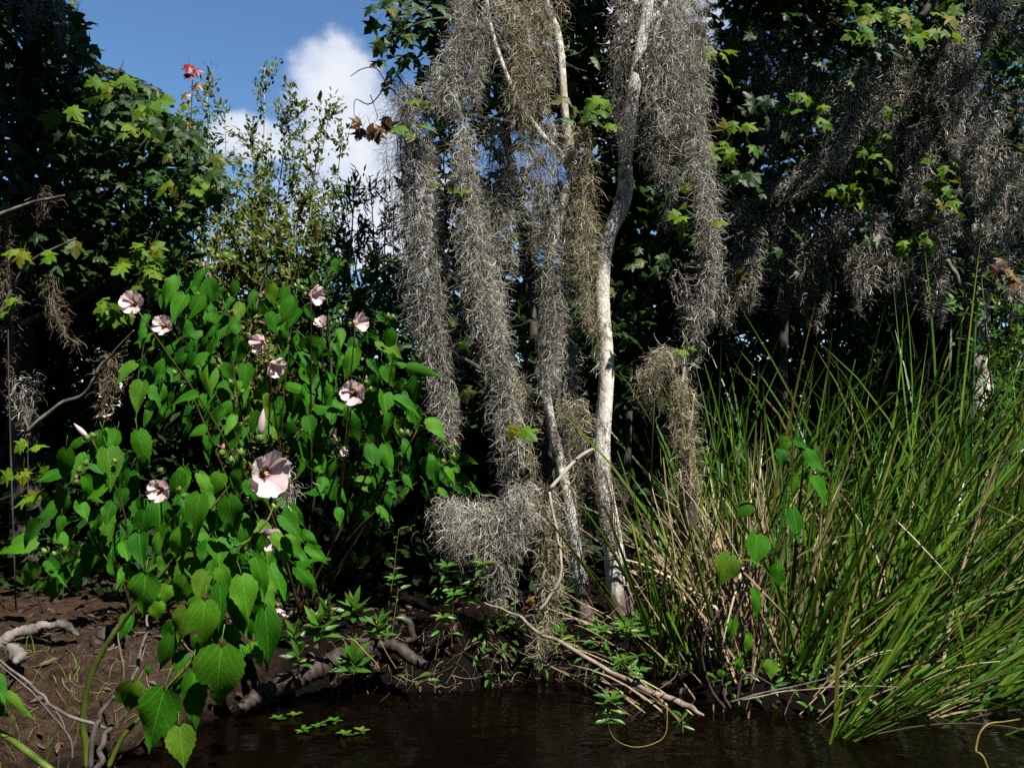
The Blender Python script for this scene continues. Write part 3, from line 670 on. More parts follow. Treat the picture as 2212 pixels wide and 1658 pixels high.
# --- dark thickets closing the view at the back
TH = [('distant tree line closing the view behind the flowering mallows', -4.5, 13.0, 4.5, 3.0, 110), ('distant tree line closing the view behind the sedges', 6.0, 13.0, 5.0, 5.0, 260), ('dark thicket at the far left behind the maple trunk', -6.2, 9.0, 2.6, 4.6, 46), ('dark brush in the hollow left of the flowering mallows', -3.9, 7.6, 1.9, 2.7, 70), ('low dark thicket far behind the pink flowers', -2.6, 10.5, 2.6, 2.4, 40), ('dark thicket behind the moss curtain in the middle', .4, 9.2, 1.9, 3.0, 44), ('dark brush behind the tips of the sedge bed', 2.5, 8.3, 1.9, 2.5, 50), ('dark brush below the moss at the right edge', 5.4, 8.2, 1.6, 2.8, 40), ('dark wood behind the white trunk and the sedges', 3.2, 9.6, 2.0, 5.6, 95), ('dark wood at the far right behind the hanging moss', 7.0, 9.8, 2.8, 6.0, 66), ('dark understorey in the shade right behind the flowering mallows', -1.4, 7.6, 2.0, 1.2, 18), ('dark understorey low behind the moss-hung trunks', .5, 7.0, 1.2, 1.5, 18)]
for k, (lab, x, y, rx, h, nc) in enumerate(TH):
    b = np.array((x, y, float(ground(x, y))))
    t_ = thing('thicket', b, lab, 'thicket')
    for q in range(4):
        a = b + np.array((rng.uniform(-rx, rx) * .7, rng.uniform(-.3, .3), -.05))
        tube('trunk', [a, a + np.array((rng.normal() * .2, 0, h * .5)), a + np.array((rng.normal() * .4, 0, h * .95))], (.06, .045, .02), 'dark_bark', t_, 6)
    cen = np.stack((rng.uniform(x - rx, x + rx, nc), rng.uniform(y - .5, y + .7, nc), b[2] + h * rng.uniform(.05, 1.0, nc)), -1)
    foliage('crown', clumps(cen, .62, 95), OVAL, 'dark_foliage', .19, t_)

n_t = 26; VV, FF, TT, o_ = [], [], [], 0  # unseen trees added behind the camera to deepen the shade
for k in range(n_t):
    tx, ty = -17 + 34 * k / (n_t - 1) + rng.normal() * .6, -7.0 + rng.normal() * 1.2 - abs(-17 + 34 * k / (n_t - 1)) * .05
    hgt = rng.uniform(9.5, 12.0)
    v, f, c_ = tube_arrays([(tx, ty, -.6), (tx + rng.normal() * .3, ty, hgt * .5), (tx + rng.normal() * .5, ty, hgt)], (.22, .16, .05), 6, 8)
    q = np.concatenate((f[:, [0, 1, 2]], f[:, [0, 2, 3]], c_)); VV.append(v); FF.append(q + o_); o_ += len(v)
    lp_ = np.stack((tx + rng.normal(size=620) * 1.1, ty + rng.normal(size=620) * .9, rng.uniform(.2, hgt, 620)), -1)
    v, f, _t = scatter(OVAL, lp_, rand_unit(620), rand_unit(620), rng.uniform(.5, .9, 620)); VV.append(v); FF.append(f + o_); o_ += len(v)
tag(obj('sky_blocker_wood', mesh_np('sky_blocker_wood', np.vstack(VV), np.vstack(FF), 'dark_foliage', tint=rng.random(o_), smooth=False)), 'unseen wood added behind the viewer to block sky light', None, None, 'stuff')
n_u = 9500
ux, uy = rng.uniform(-8, 8, n_u), rng.uniform(5.6, 8.6, n_u)
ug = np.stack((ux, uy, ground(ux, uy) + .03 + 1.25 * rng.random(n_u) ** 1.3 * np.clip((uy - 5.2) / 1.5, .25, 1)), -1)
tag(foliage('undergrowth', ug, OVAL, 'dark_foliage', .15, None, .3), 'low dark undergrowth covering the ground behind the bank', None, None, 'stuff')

# ================================================================== Spanish moss
def ribbons(Pn, Wd, ref):
    """Pn (N,K,3) -> flat curled ribbons"""
    N, K, _ = Pn.shape
    T = np.gradient(Pn, axis=1); S = np.cross(T, ref[:, None, :]); S /= np.linalg.norm(S, axis=2, keepdims=True) + 1e-9
    h = Wd[:, :, None] * .5 * S
    V = np.stack((Pn - h, Pn + h), 2).reshape(-1, 3)
    base = (np.arange(N) * K * 2)[:, None]; k = (np.arange(K - 1) * 2)[None, :]
    F = np.stack((base + k, base + k + 1, base + k + 3, base + k + 2), -1).reshape(-1, 4)
    return V, F
def curls(start, d0, length, bend, K=7, grav=.16):
    """curled filaments: direction turns by a constant angle about a random axis, with a kink"""
    N = len(start); d = unit(d0); axv = np.cross(d, rand_unit(N)); axv = unit(axv + rand_unit(N) * .25)
    out = [start]; step = (length / (K - 1))[:, None]; th = (bend / (K - 1))[:, None]
    sgn = np.where(rng.random((N, 1)) < .35, -1.0, 1.0)
    for k in range(K - 1):
        out.append(out[-1] + d * step)
        a = th * np.where(k >= (K - 1) / 2, sgn, 1.0)
        d = d * np.cos(a) + np.cross(axv, d) * np.sin(a) + axv * np.sum(axv * d, 1, keepdims=True) * (1 - np.cos(a))
        d = unit(d + np.array((0, 0, -grav)))
    return np.stack(out, 1)
MOSS_TRIS = [0]
def moss(lab, path, Y, half, mat='moss', dens=1.0, ropes=5, flen=.092, fw=.0028, seed=1, wide=.98, Y1=None, group='spanish moss hanging from the trees'):
    C = np.array(pts(path, Y, Y1)); n = 60
    c = catmull(C, n); R = np.interp(np.linspace(0, 1, n), np.linspace(0, 1, len(half)), half) * Y * M_PX * wide
    seg = np.linalg.norm(np.diff(c, axis=0), axis=1); L = seg.sum()
    PV, PF, TT, off = [], [], [], 0
    area = float((2 * R[:-1] * seg).sum())
    per = int(area * 13500 * dens * (.0032 / fw) * (.085 / flen) / ropes)
    for r in range(ropes):
        ang = rng.uniform(0, 6.28); rad = math.sqrt((r + .5) / ropes) * .80
        wob = rng.uniform(2, 5); ph = rng.uniform(0, 6.28, 2)
        te = 1.0 if r < max(1, ropes // 3) else rng.uniform(.55, .97); ts = 0 if r % 2 == 0 else rng.uniform(0, .12)
        t = ts + (te - ts) * rng.random(per)
        f = t * (n - 1); i = np.minimum(f.astype(int), n - 2); u = (f - i)[:, None]
        cen = c[i] * (1 - u) + c[i + 1] * u; rr = R[i] * (1 - u[:, 0]) + R[i + 1] * u[:, 0]
        endf = np.clip((te - t) / .22, .12, 1) if r else np.clip((te - t) / .12, .2, 1)
        ox = rr * (rad * np.cos(ang + .5 * np.sin(wob * t + ph[0])) + .12 * np.sin(wob * 2.3 * t + ph[1]))
        oy = rr * (rad * np.sin(ang + .5 * np.sin(wob * t + ph[1])))
        lump = .75 + .35 * np.sin(t * L * 11 + ph[0]) * np.sin(t * L * 5 + ph[1])
        sig = (rr * (.21 if ropes > 3 else .40) * endf * lump + .006)[:, None]
        sig = sig * np.where(rng.random((per, 1)) < .35, 1.7, 1.0)
        off3 = rng.normal(size=(per, 3)) * sig * np.array((1, 1, .4))
        st = cen + np.stack((ox, oy, np.zeros(per)), -1) + off3
        out = unit(np.stack((off3[:, 0] + ox * .6, off3[:, 1] + oy * .6, np.zeros(per)), -1))
        d0 = out * rng.uniform(.1, 1.0, (per, 1)) + rand_unit(per) * .8 + np.array((0, 0, -.6))
        Q = curls(st, d0, flen * rng.uniform(.5, 1.35, per), rng.uniform(.7, 4.0, per))
        K = Q.shape[1]
        wd = fw * rng.uniform(.6, 1.3, (per, 1)) * np.linspace(1.0, .45, K)[None]
        V, F = ribbons(Q, wd, rand_unit(per)); PV.append(V); PF.append(F + off); off += len(V)
        deep = np.clip(np.linalg.norm(off3[:, :2], axis=1) / (2 * sig[:, 0]), 0, 1)
        TT.append(np.repeat(rng.random(per) ** 1.4 * .999, K * 2))
        # the tangled hanging threads inside a rope
        m = max(6, int(per * .012)); t0 = ts + (te - ts) * rng.random(m) * .95
        KK = 7; tl = np.minimum(.32 / L, te - t0)[:, None] * np.linspace(0, 1, KK)[None] + t0[:, None]
        f = np.clip(tl * (n - 1), 0, n - 1.001); i = f.astype(int); u = (f - i)[..., None]
        cen = c[i] * (1 - u) + c[i + 1] * u; rr = R[i]
        ox = rr * (rad * np.cos(ang + .5 * np.sin(wob * tl + ph[0])) + .12 * np.sin(wob * 2.3 * tl + ph[1])); oy = rr * (rad * np.sin(ang + .5 * np.sin(wob * tl + ph[1])))
        Q = cen + np.stack((ox, oy, 0 * ox), -1) + (rng.normal(size=(m, 1, 3)) * .16 + rng.normal(size=(m, KK, 3)) * .05) * rr[..., None] * np.array((1, 1, .2))
        wd = np.full((m, KK), fw * 2.4) * np.sin(np.linspace(.25, 2.9, KK))[None]
        V, F = ribbons(Q, wd, rand_unit(m)); PV.append(V); PF.append(F + off); off += len(V)
        TT.append(np.repeat(rng.random(m) * .1, KK * 2))
    V = np.vstack(PV); F = np.vstack(PF); MOSS_TRIS[0] += 2 * len(F)
    o = obj('spanish_moss', mesh_np('spanish_moss', V - c[0], F, mat, tint=np.concatenate(TT), smooth=True), None, loc=c[0])
    return tag(o, lab, 'moss', group)

moss('long grey moss strand tapering down to the rightmost mallow buds', [(875, 180), (890, 330), (905, 500), (925, 650), (945, 780), (958, 880), (968, 955)], 4.72, (24, 48, 48, 40, 27, 19, 8), 'moss', 1.35, 6)
moss('pale thin moss veil at the sky edge, outer side of the tapering strand', [(858, 150), (855, 330), (868, 500), (885, 640), (898, 740)], 4.85, (18, 28, 30, 20, 6), 'moss', .8, 4)
moss('broad moss curtain hanging from the top edge, left of the middle column', [(1040, -30), (1010, 110), (985, 215), (1010, 290)], 4.7, (45, 55, 58, 40), 'moss', 1.0, 5)
moss('thick olive moss column in the middle of the top edge', [(1155, -30), (1150, 110), (1140, 230), (1135, 330)], 4.65, (60, 66, 58, 28), 'moss_olive', 1.0, 6)
moss('long moss column sweeping from the curtain down to the low mossy heap', [(1010, 290), (1010, 420), (1030, 560), (1050, 690), (1075, 820), (1095, 940), (1120, 1060)], 4.68, (30, 34, 36, 34, 36, 40, 42), 'moss', 1.05, 5)
moss('second strand pressed against the long sweeping column, ending halfway', [(1075, 250), (1080, 400), (1075, 520), (1085, 640), (1085, 730)], 4.75, (28, 34, 34, 24, 8), 'moss', .9, 4)
moss('short moss tail dangling left of the long sweeping column', [(1005, 420), (1010, 560), (1020, 650), (1022, 735)], 4.6, (26, 26, 14, 4), 'moss', .7, 3)
moss('ragged moss strand hanging in front of the slender leaning tree', [(1170, 250), (1180, 420), (1190, 560), (1190, 680), (1178, 780), (1172, 850)], 4.72, (42, 42, 40, 32, 22, 8), 'moss', 1.0, 5)
moss('dark thin moss veil between the sweeping column and the slender tree', [(1130, 320), (1140, 440), (1150, 560)], 5.3, (40, 40, 14), 'moss_grey', .45, 4)
moss('bright olive moss column hugging the white trunk on its left side', [(1255, 270), (1262, 380), (1268, 490), (1275, 590), (1288, 690), (1292, 790)], 4.68, (32, 38, 36, 32, 24, 12), 'moss_olive', 1.05, 5)
moss('wide moss sheet spilling over the upper white trunk', [(1425, -30), (1425, 90), (1420, 200), (1430, 290), (1425, 385)], 4.72, (58, 66, 64, 50, 12), 'moss', .95, 7)
moss('moss fringe left of the upper white trunk', [(1355, -20), (1350, 120), (1350, 250), (1352, 345)], 4.85, (26, 26, 30, 12), 'moss_grey', .6, 3)
moss('dense straight moss column right of the upper white trunk', [(1500, -30), (1498, 130), (1500, 260), (1518, 370), (1530, 480), (1528, 600), (1515, 720)], 4.66, (36, 36, 32, 30, 22, 30, 22), 'moss', 1.05, 5)
moss('thin moss tuft trailing below the moss sheet over small sky gaps', [(1440, 340), (1442, 420), (1435, 500)], 5.0, (26, 18, 5), 'moss', .45, 3)
moss('hanging moss heap low over the black water at the foot of the trees', [(1020, 1075), (1035, 1140), (1055, 1210), (1085, 1300)], 4.56, (78, 92, 66, 16), 'moss_grey', 1.0, 9)
moss('moss apron joining the low heap to the long sweeping column', [(1130, 1040), (1120, 1110), (1105, 1180), (1090, 1250)], 4.55, (44, 52, 40, 14), 'moss', .9, 5)
moss('olive moss strand trailing from the curved twig to the fallen branch', [(1175, 1040), (1188, 1150), (1188, 1260), (1185, 1350), (1165, 1425)], 4.55, (28, 24, 24, 24, 8), 'moss_olive', .95, 4)
moss('olive moss curtain between the two pale trunks', [(1245, 860), (1255, 980), (1262, 1100), (1262, 1225)], 4.98, (24, 32, 30, 14), 'moss_olive', .95, 5)
moss('dim moss strand behind the slender tree above the broken branch', [(1215, 640), (1220, 780), (1228, 900), (1240, 980)], 5.2, (26, 28, 28, 16), 'moss_grey', .7, 4)
moss('dark brown moss beard clinging to the white trunk below the broken branch', [(1292, 985), (1305, 1040), (1325, 1120), (1338, 1190)], 4.76, (10, 22, 18, 8), 'moss_brown', .9, 3)
moss('dim moss strands between the slender tree and the long moss column', [(1125, 800), (1130, 880), (1135, 960), (1145, 1040)], 4.85, (22, 28, 28, 20), 'moss_olive', .7, 4)
moss('moss mound on top of the dead stump among the sedges', [(1440, 745), (1420, 790), (1405, 840), (1400, 900)], 4.75, (16, 40, 34, 10), 'moss_olive', .8, 5)
moss('brownish moss coat hanging down the dead stump', [(1470, 800), (1475, 900), (1480, 1000), (1488, 1090)], 4.7, (24, 26, 24, 12), 'moss_olive', .9, 4)
moss('tiny grey moss tuft behind the largest white flower', [(612, 1010), (622, 1050), (618, 1090)], 3.35, (12, 20, 10), 'moss', .8, 3, .045, .0022)
# right-hand thicket, farther away
RM = [('pale moss beard hanging amid the lime maple leaves of the right tree', [(1850, 130), (1845, 220), (1820, 300), (1790, 370), (1720, 420)], 5.9, (34, 44, 40, 30, 12), 'moss', .75),
 ('dim moss drift on the long slanting limb above the sedges', [(1790, 330), (1720, 390), (1660, 420), (1600, 440)], 6.2, (40, 44, 40, 20), 'moss_grey', .6),
 ('grey moss curtain below the slanting limb with sky gaps beside it', [(1690, 430), (1690, 520), (1700, 600), (1690, 680)], 6.3, (46, 44, 34, 10), 'moss_grey', .55),
 ('moss tuft ending in pale tails over the dark understorey', [(1790, 450), (1800, 500), (1810, 545)], 6.0, (34, 34, 10), 'moss', .6),
 ('moss beard with brown dead leaves above it', [(1880, 440), (1885, 520), (1885, 610)], 6.1, (30, 32, 8), 'moss_grey', .65),
 ('broad dusky moss mat in the upper right thicket', [(1950, 110), (1960, 190), (1945, 270), (1960, 300)], 6.6, (34, 44, 44, 20), 'moss_grey', .8),
 ('dusky moss rope beside the broad mat, drooping to the right trunk', [(2035, 90), (2010, 170), (2000, 250), (1985, 320)], 6.7, (14, 26, 28, 14), 'moss_grey', .8),
 ('grey moss bundle hanging in the top right corner', [(2130, -30), (2140, 40), (2145, 95)], 6.2, (50, 46, 14), 'moss_grey', .9),
 ('moss hanging down the right edge of the corner bundle', [(2200, -20), (2205, 60), (2195, 130)], 6.4, (36, 34, 10), 'moss_grey', .8),
 ('moss strand running down the far right trunk', [(2075, 150), (2085, 260), (2080, 360), (2070, 450)], 6.9, (18, 28, 28, 14), 'moss_grey', .75),
 ('dusky moss beard left of the right edge', [(2160, 190), (2165, 280), (2160, 350)], 6.7, (34, 36, 10), 'moss_grey', .75),
 ('long moss rope falling along the right edge', [(2200, 180), (2195, 320), (2200, 450), (2205, 560)], 6.8, (22, 26, 24, 10), 'moss_grey', .7),
 ('slanting moss-covered limb at the lower right of the thicket', [(2040, 440), (2080, 500), (2130, 560), (2160, 600)], 6.2, (26, 22, 18, 10), 'moss_grey', .85),
 ('moss strand dropping straight above the sedge tips, left of the slanting mossy limb', [(2030, 480), (2025, 560), (2020, 650), (2020, 700)], 6.2, (22, 26, 24, 8), 'moss', .75),
 ('short moss beard over the middle of the sedge tips', [(1935, 540), (1945, 600), (1940, 680)], 6.3, (28, 30, 8), 'moss_grey', .7),
 ('moss clump at the right edge level with the sedge tips', [(2200, 590), (2195, 640), (2200, 690)], 6.1, (24, 26, 10), 'moss', .7),
 ('moss tail hanging to the left of the undergrowth bush above the sedges', [(1560, 560), (1575, 640), (1570, 720)], 5.9, (30, 30, 8), 'moss_grey', .6),
 ('faint moss hanging behind the straight column under the right maple leaves', [(1600, 110), (1620, 220), (1640, 330)], 6.8, (50, 60, 30), 'moss_grey', .45),
 ('faint moss hanging along the top edge behind the lime maple leaves', [(1760, 10), (1790, 80), (1800, 170)], 6.8, (60, 60, 20), 'moss_grey', .45),
 ('dim moss beard between the two thick limbs of the right maple', [(1890, 210), (1900, 300), (1880, 380)], 6.8, (36, 36, 10), 'moss_grey', .5),
 ('first dim moss drape left of the right trunk, starting at the top edge', [(1915, 60), (1925, 180), (1915, 270), (1925, 360)], 6.1, (26, 34, 30, 10), 'moss_grey', .7),
 ('long dim moss drape just right of the lime maple leaves', [(2070, 40), (2060, 150), (2050, 260), (2055, 350)], 6.0, (24, 34, 30, 8), 'moss_grey', .75),
 ('dim moss drape in front of the upper right trunk', [(2105, 110), (2115, 230), (2110, 340), (2115, 430)], 6.1, (26, 34, 32, 8), 'moss_grey', .75),
 ('dim moss drape over the lower part of the right trunk', [(2150, 240), (2145, 350), (2150, 440), (2140, 520)], 6.0, (24, 32, 30, 8), 'moss_grey', .75),
 ('dim moss drape second from the right edge', [(2180, 320), (2185, 420), (2175, 500), (2180, 580)], 6.0, (22, 30, 26, 8), 'moss_grey', .7),
 ('dark moss drape behind the lime leaves beside the straight column', [(1650, 50), (1660, 160), (1670, 260), (1660, 350)], 6.0, (34, 44, 36, 10), 'moss_grey', .55),
 ('dark moss drape hanging from the long limb toward the middle of the thicket', [(1735, 110), (1740, 200), (1735, 300)], 6.0, (34, 38, 10), 'moss_grey', .55),
 ('moss drape under the slanting limb next to the sedge tips', [(1610, 430), (1620, 520), (1610, 600), (1615, 680)], 5.9, (30, 34, 30, 8), 'moss_grey', .6),
 ('moss drape low in the middle of the thicket above the sedges', [(1755, 480), (1750, 560), (1755, 640), (1750, 710)], 6.1, (28, 32, 26, 8), 'moss_grey', .6),
 ('moss drape over the bare spot between two lime leaf sprays', [(1985, 250), (1990, 340), (1980, 420), (1985, 500)], 6.0, (28, 32, 30, 8), 'moss_grey', .65),
 ('moss drape above the leafy undergrowth bush', [(1870, 520), (1865, 600), (1860, 680)], 6.0, (26, 28, 8), 'moss_grey', .65),
 ('dim moss strand right of the white trunk above the stump', [(1450, 560), (1480, 660), (1500, 740), (1490, 800)], 5.6, (18, 22, 22, 8), 'moss_grey', .5)]
for lab, path, Y, half, mt, dn in RM:
    moss(lab, path, Y, half, mt, dn * .9, 6, .085, .0044, wide=1.2)
# left edge, where darker brown moss mostly stands in for shade
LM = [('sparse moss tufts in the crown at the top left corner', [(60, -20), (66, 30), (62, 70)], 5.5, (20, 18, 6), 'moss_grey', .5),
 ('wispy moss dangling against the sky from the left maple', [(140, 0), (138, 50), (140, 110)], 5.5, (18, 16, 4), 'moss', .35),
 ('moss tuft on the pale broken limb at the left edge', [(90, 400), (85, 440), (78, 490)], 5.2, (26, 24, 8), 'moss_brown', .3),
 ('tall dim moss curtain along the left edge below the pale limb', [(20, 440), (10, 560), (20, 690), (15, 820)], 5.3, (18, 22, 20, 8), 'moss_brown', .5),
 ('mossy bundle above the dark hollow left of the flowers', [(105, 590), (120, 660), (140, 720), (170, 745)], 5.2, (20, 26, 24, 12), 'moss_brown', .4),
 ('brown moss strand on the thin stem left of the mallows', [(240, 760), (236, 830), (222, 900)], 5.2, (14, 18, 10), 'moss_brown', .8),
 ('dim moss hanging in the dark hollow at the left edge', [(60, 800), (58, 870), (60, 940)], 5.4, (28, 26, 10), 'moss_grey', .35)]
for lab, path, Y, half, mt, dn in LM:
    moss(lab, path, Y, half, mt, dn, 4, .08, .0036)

# ================================================================== rose mallows
def petal_mesh(openness, seed):
    g = np.random.default_rng(seed); ns, nt = 9, 9; V, U = [], []
    R_, D_ = (.078, .050) if openness == 'open' else (.085, .066) if openness == 'flare' else (.066, .060) if openness == 'cup' else (.056, .082) if openness == 'bell' else (.026, .075)
    for i in range(ns):
        s = i / (ns - 1)
        r = R_ * (.07 + .93 * s ** 1.15) if openness != 'open' else R_ * (.07 + .93 * s)
        z = D_ * (s ** .75) - (.012 * s ** 4 if openness == 'open' else 0)
        hw = math.radians(50) * np.interp(s, [0, .15, .45, .75, .92, 1], [.5, .62, .9, 1.0, .9, .70])
        for k in range(nt):
            q = -1 + 2 * k / (nt - 1)
            th = q * hw
            notch = 1 - .09 * abs(q) ** 3 * s ** 3 + .02 * math.sin(17 * q + seed) * s ** 4
            ruf = (.0065 * math.sin(6.5 * q + seed * 1.7) + .0045 * math.sin(13 * q + seed)) * s ** 2.5 + g.normal() * .0006
            rr = r * notch
            V.append((rr * math.cos(th), rr * math.sin(th), z + ruf + .006 * q * s))
            U.append((q * .5 * (.3 + .7 * s), s))
    F = [(i * nt + k, i * nt + k + 1, (i + 1) * nt + k + 1, (i + 1) * nt + k) for i in range(ns - 1) for k in range(nt - 1)]
    return mesh_np('petal', V, [np.array(F)], 'petal', uv=U)
PETAL = {k: [petal_mesh(k, i) for i in range(5)] for k in ('open', 'cup', 'flare', 'bell', 'folded')}
def stamen_mesh():
    V, F, K = tube_arrays([(0, 0, 0), (0, .001, .03), (.002, .006, .062)], (.004, .003, .002), 5, 6)
    VV, FF, KK, off = [V], [F], [K], len(V)
    for i in range(26):
        a = rng.uniform(0, 6.28); h = rng.uniform(.025, .066); e = np.array((math.cos(a) * .009, math.sin(a) * .009 + .006 * h / .06, h + .004))
        b = np.array((0, .006 * h / .06, h))
        v, f, k = tube_arrays([b, (b + e) / 2, e], (.0006, .001, .0026), 4, 3)
        VV.append(v); FF.append(f + off); KK.append(k + off); off += len(v)
    return mesh_np('stamen_column', np.vstack(VV), [np.vstack(FF), np.vstack(KK)], 'stamen')
STAMEN = stamen_mesh()
def lathe_bud(r, h, ribs=5):
    n, sd = 8, 15; V = []
    for i in range(n):
        s = i / (n - 1); rad = r * np.interp(s, [0, .12, .35, .6, .85, 1], [.25, .75, 1, .85, .4, .05])
        for k in range(sd):
            th = 2 * math.pi * k / sd; q = rad * (1 + .10 * math.cos(ribs * th))
            V.append((q * math.cos(th), q * math.sin(th), s * h))
    F = [(i * sd + k, i * sd + (k + 1) % sd, (i + 1) * sd + (k + 1) % sd, (i + 1) * sd + k) for i in range(n - 1) for k in range(sd)]
    return np.array(V), np.array(F)
def bud_mesh(seed, calyx=False):
    g = np.random.default_rng(seed)
    V, F = lathe_bud(.013, .034 if not calyx else .022); VV, FF, KK, off = [V], [F], [], len(V)
    for i in range(10):                                              # thin curved bracts
        a = 2 * math.pi * i / 10 + g.normal() * .1; c, s = math.cos(a), math.sin(a); o = g.uniform(.018, .028)
        v, f, k = tube_arrays([(c * .004, s * .004, 0), (c * o * .8, s * o * .8, .003), (c * o * 1.1, s * o * 1.1, .018), (c * o * .95, s * o * .95, .028)], (.0014, .0013, .001, .0004), 3, 6)
        VV.append(v); FF.append(f + off); KK.append(k + off); off += len(v)
    return mesh_np('bud', np.vstack(VV), [np.vstack(FF), np.vstack(KK)], 'bud_green')
BUD = [bud_mesh(i) for i in range(3)]; CALYX = bud_mesh(9, True)
def tip_mesh():
    V, F = lathe_bud(.007, .03, 3); return mesh_np('bud_tip', V + np.array((0, 0, .024)), [F], 'pink_bud')
def closed_mesh():
    V, F = lathe_bud(.011, .085, 5); return mesh_np('closed_petals', V + np.array((0, 0, .018)), [F], 'petal', uv=np.stack((V[:, 0] * 20, np.full(len(V), .8)), -1))
TIP, CLOSED = tip_mesh(), closed_mesh()
def axis_mat(loc, d, s=1.0, roll=0.0):
    q = Vector(d).normalized().to_track_quat('Z', 'Y').to_matrix().to_4x4() @ Matrix.Rotation(roll, 4, 'Z')
    return Matrix.Translation(Vector(loc)) @ q @ Matrix.Scale(s, 4)
def flower(plant, px, py, Y, d, size, kind='open', roll=0.0, label=None):
    loc = P(px, py, Y); dv = unit(d); base = loc - dv * .035 * size
    f = bpy.data.objects.new('flower', CALYX); COL.objects.link(f); f.parent = plant
    M = axis_mat(base - dv * .012 * size, d, size, roll)
    Mp = M.copy(); Mp.translation -= plant.location; f.matrix_basis = Mp
    if label: f['label'] = label
    for k in range(5):
        p = bpy.data.objects.new('petal', PETAL[kind][(k + int(px)) % 5]); COL.objects.link(p); p.parent = f
        p.matrix_basis = Matrix.Translation((0, 0, .014)) @ Matrix.Rotation(2 * math.pi * k / 5, 4, 'Z') @ Matrix.Rotation(math.radians(6), 4, 'X')
    s = bpy.data.objects.new('stamen_column', STAMEN); COL.objects.link(s); s.parent = f
    s.matrix_basis = Matrix.Translation((0, 0, .012)) @ Matrix.Rotation(.9, 4, 'Z') @ Matrix.Scale(.8, 4)
    return f
def bud(plant, px, py, Y, d=(0, -.2, 1), s=1.0, tip=None):
    b = obj('bud', BUD[int(px + py) % 3], plant, mat4=axis_mat(P(px, py, Y), d, s, px))
    if tip is not None:
        c = bpy.data.objects.new('bud_tip' if tip is TIP else 'closed_petals', tip); COL.objects.link(c); c.parent = b
    return b
def mallow_leaf(plant, a, b, wpx, Y, g, light=False, face=0.0, dY=None, jit=1.0):
    """leaf from its base pixel a to its tip pixel b"""
    dY = g.uniform(-.05, .03) if dY is None else dY
    A, B = P(a[0], a[1], Y), P(b[0], b[1], Y + dY)
    d = B - A; L = np.linalg.norm(d); W = wpx * Y * M_PX / .77
    nrm = np.array((.26 + face + g.gauss(0, .36) * jit, -.8, .55 + g.gauss(0, .32) * jit))
    return obj('leaf', (MALLOW_L if light else MALLOW)[g.randrange(4 if light else 14)], plant, mat4=frame(A, d, nrm, L * 1.04, min(W, L * 1.25)))

# --- the near plant leaning out over the water
A = thing('rose_mallow', P(*C6(525, 1660), 3.15), 'nearest rose mallow with big drooping leaves and one large white flower', 'mallow', 'rose mallows')
A.location.z = float(ground(A.location.x, A.location.y))
stA = [C6(525, 1660), C6(512, 1500), C6(497, 1400), C6(510, 1250), C6(550, 1100), C6(620, 950), C6(720, 800), C6(800, 700), C6(900, 570), C6(1015, 440), C6(1120, 320), C6(1230, 150), C6(1400, -60), C6(1480, -160)]
tube('stem', pts(stA, 3.2, 3.12), (.0135, .0125, .012, .0115, .011, .0105, .010, .0095, .009, .008, .007, .006, .005, .004), 'green_stem', A, 9, 70)
tube('stem', pts([C6(650, 1660), C6(700, 1540), C6(760, 1440), C6(900, 1300), C6(1030, 1150), C6(1200, 950), C6(1310, 780), C6(1400, 500), C6(1450, 400)], 3.0, 3.05), (.010, .0095, .009, .008, .008, .007, .006, .005, .003), 'green_stem', A, 7)
tube('stem', pts([C6(1220, 200), C6(1330, 330), C6(1480, 300), C6(1600, 180), C6(1640, 90)], 3.15, 3.3), (.005, .005, .005, .004, .003), 'green_stem', A, 6)
gA = random.Random(5)
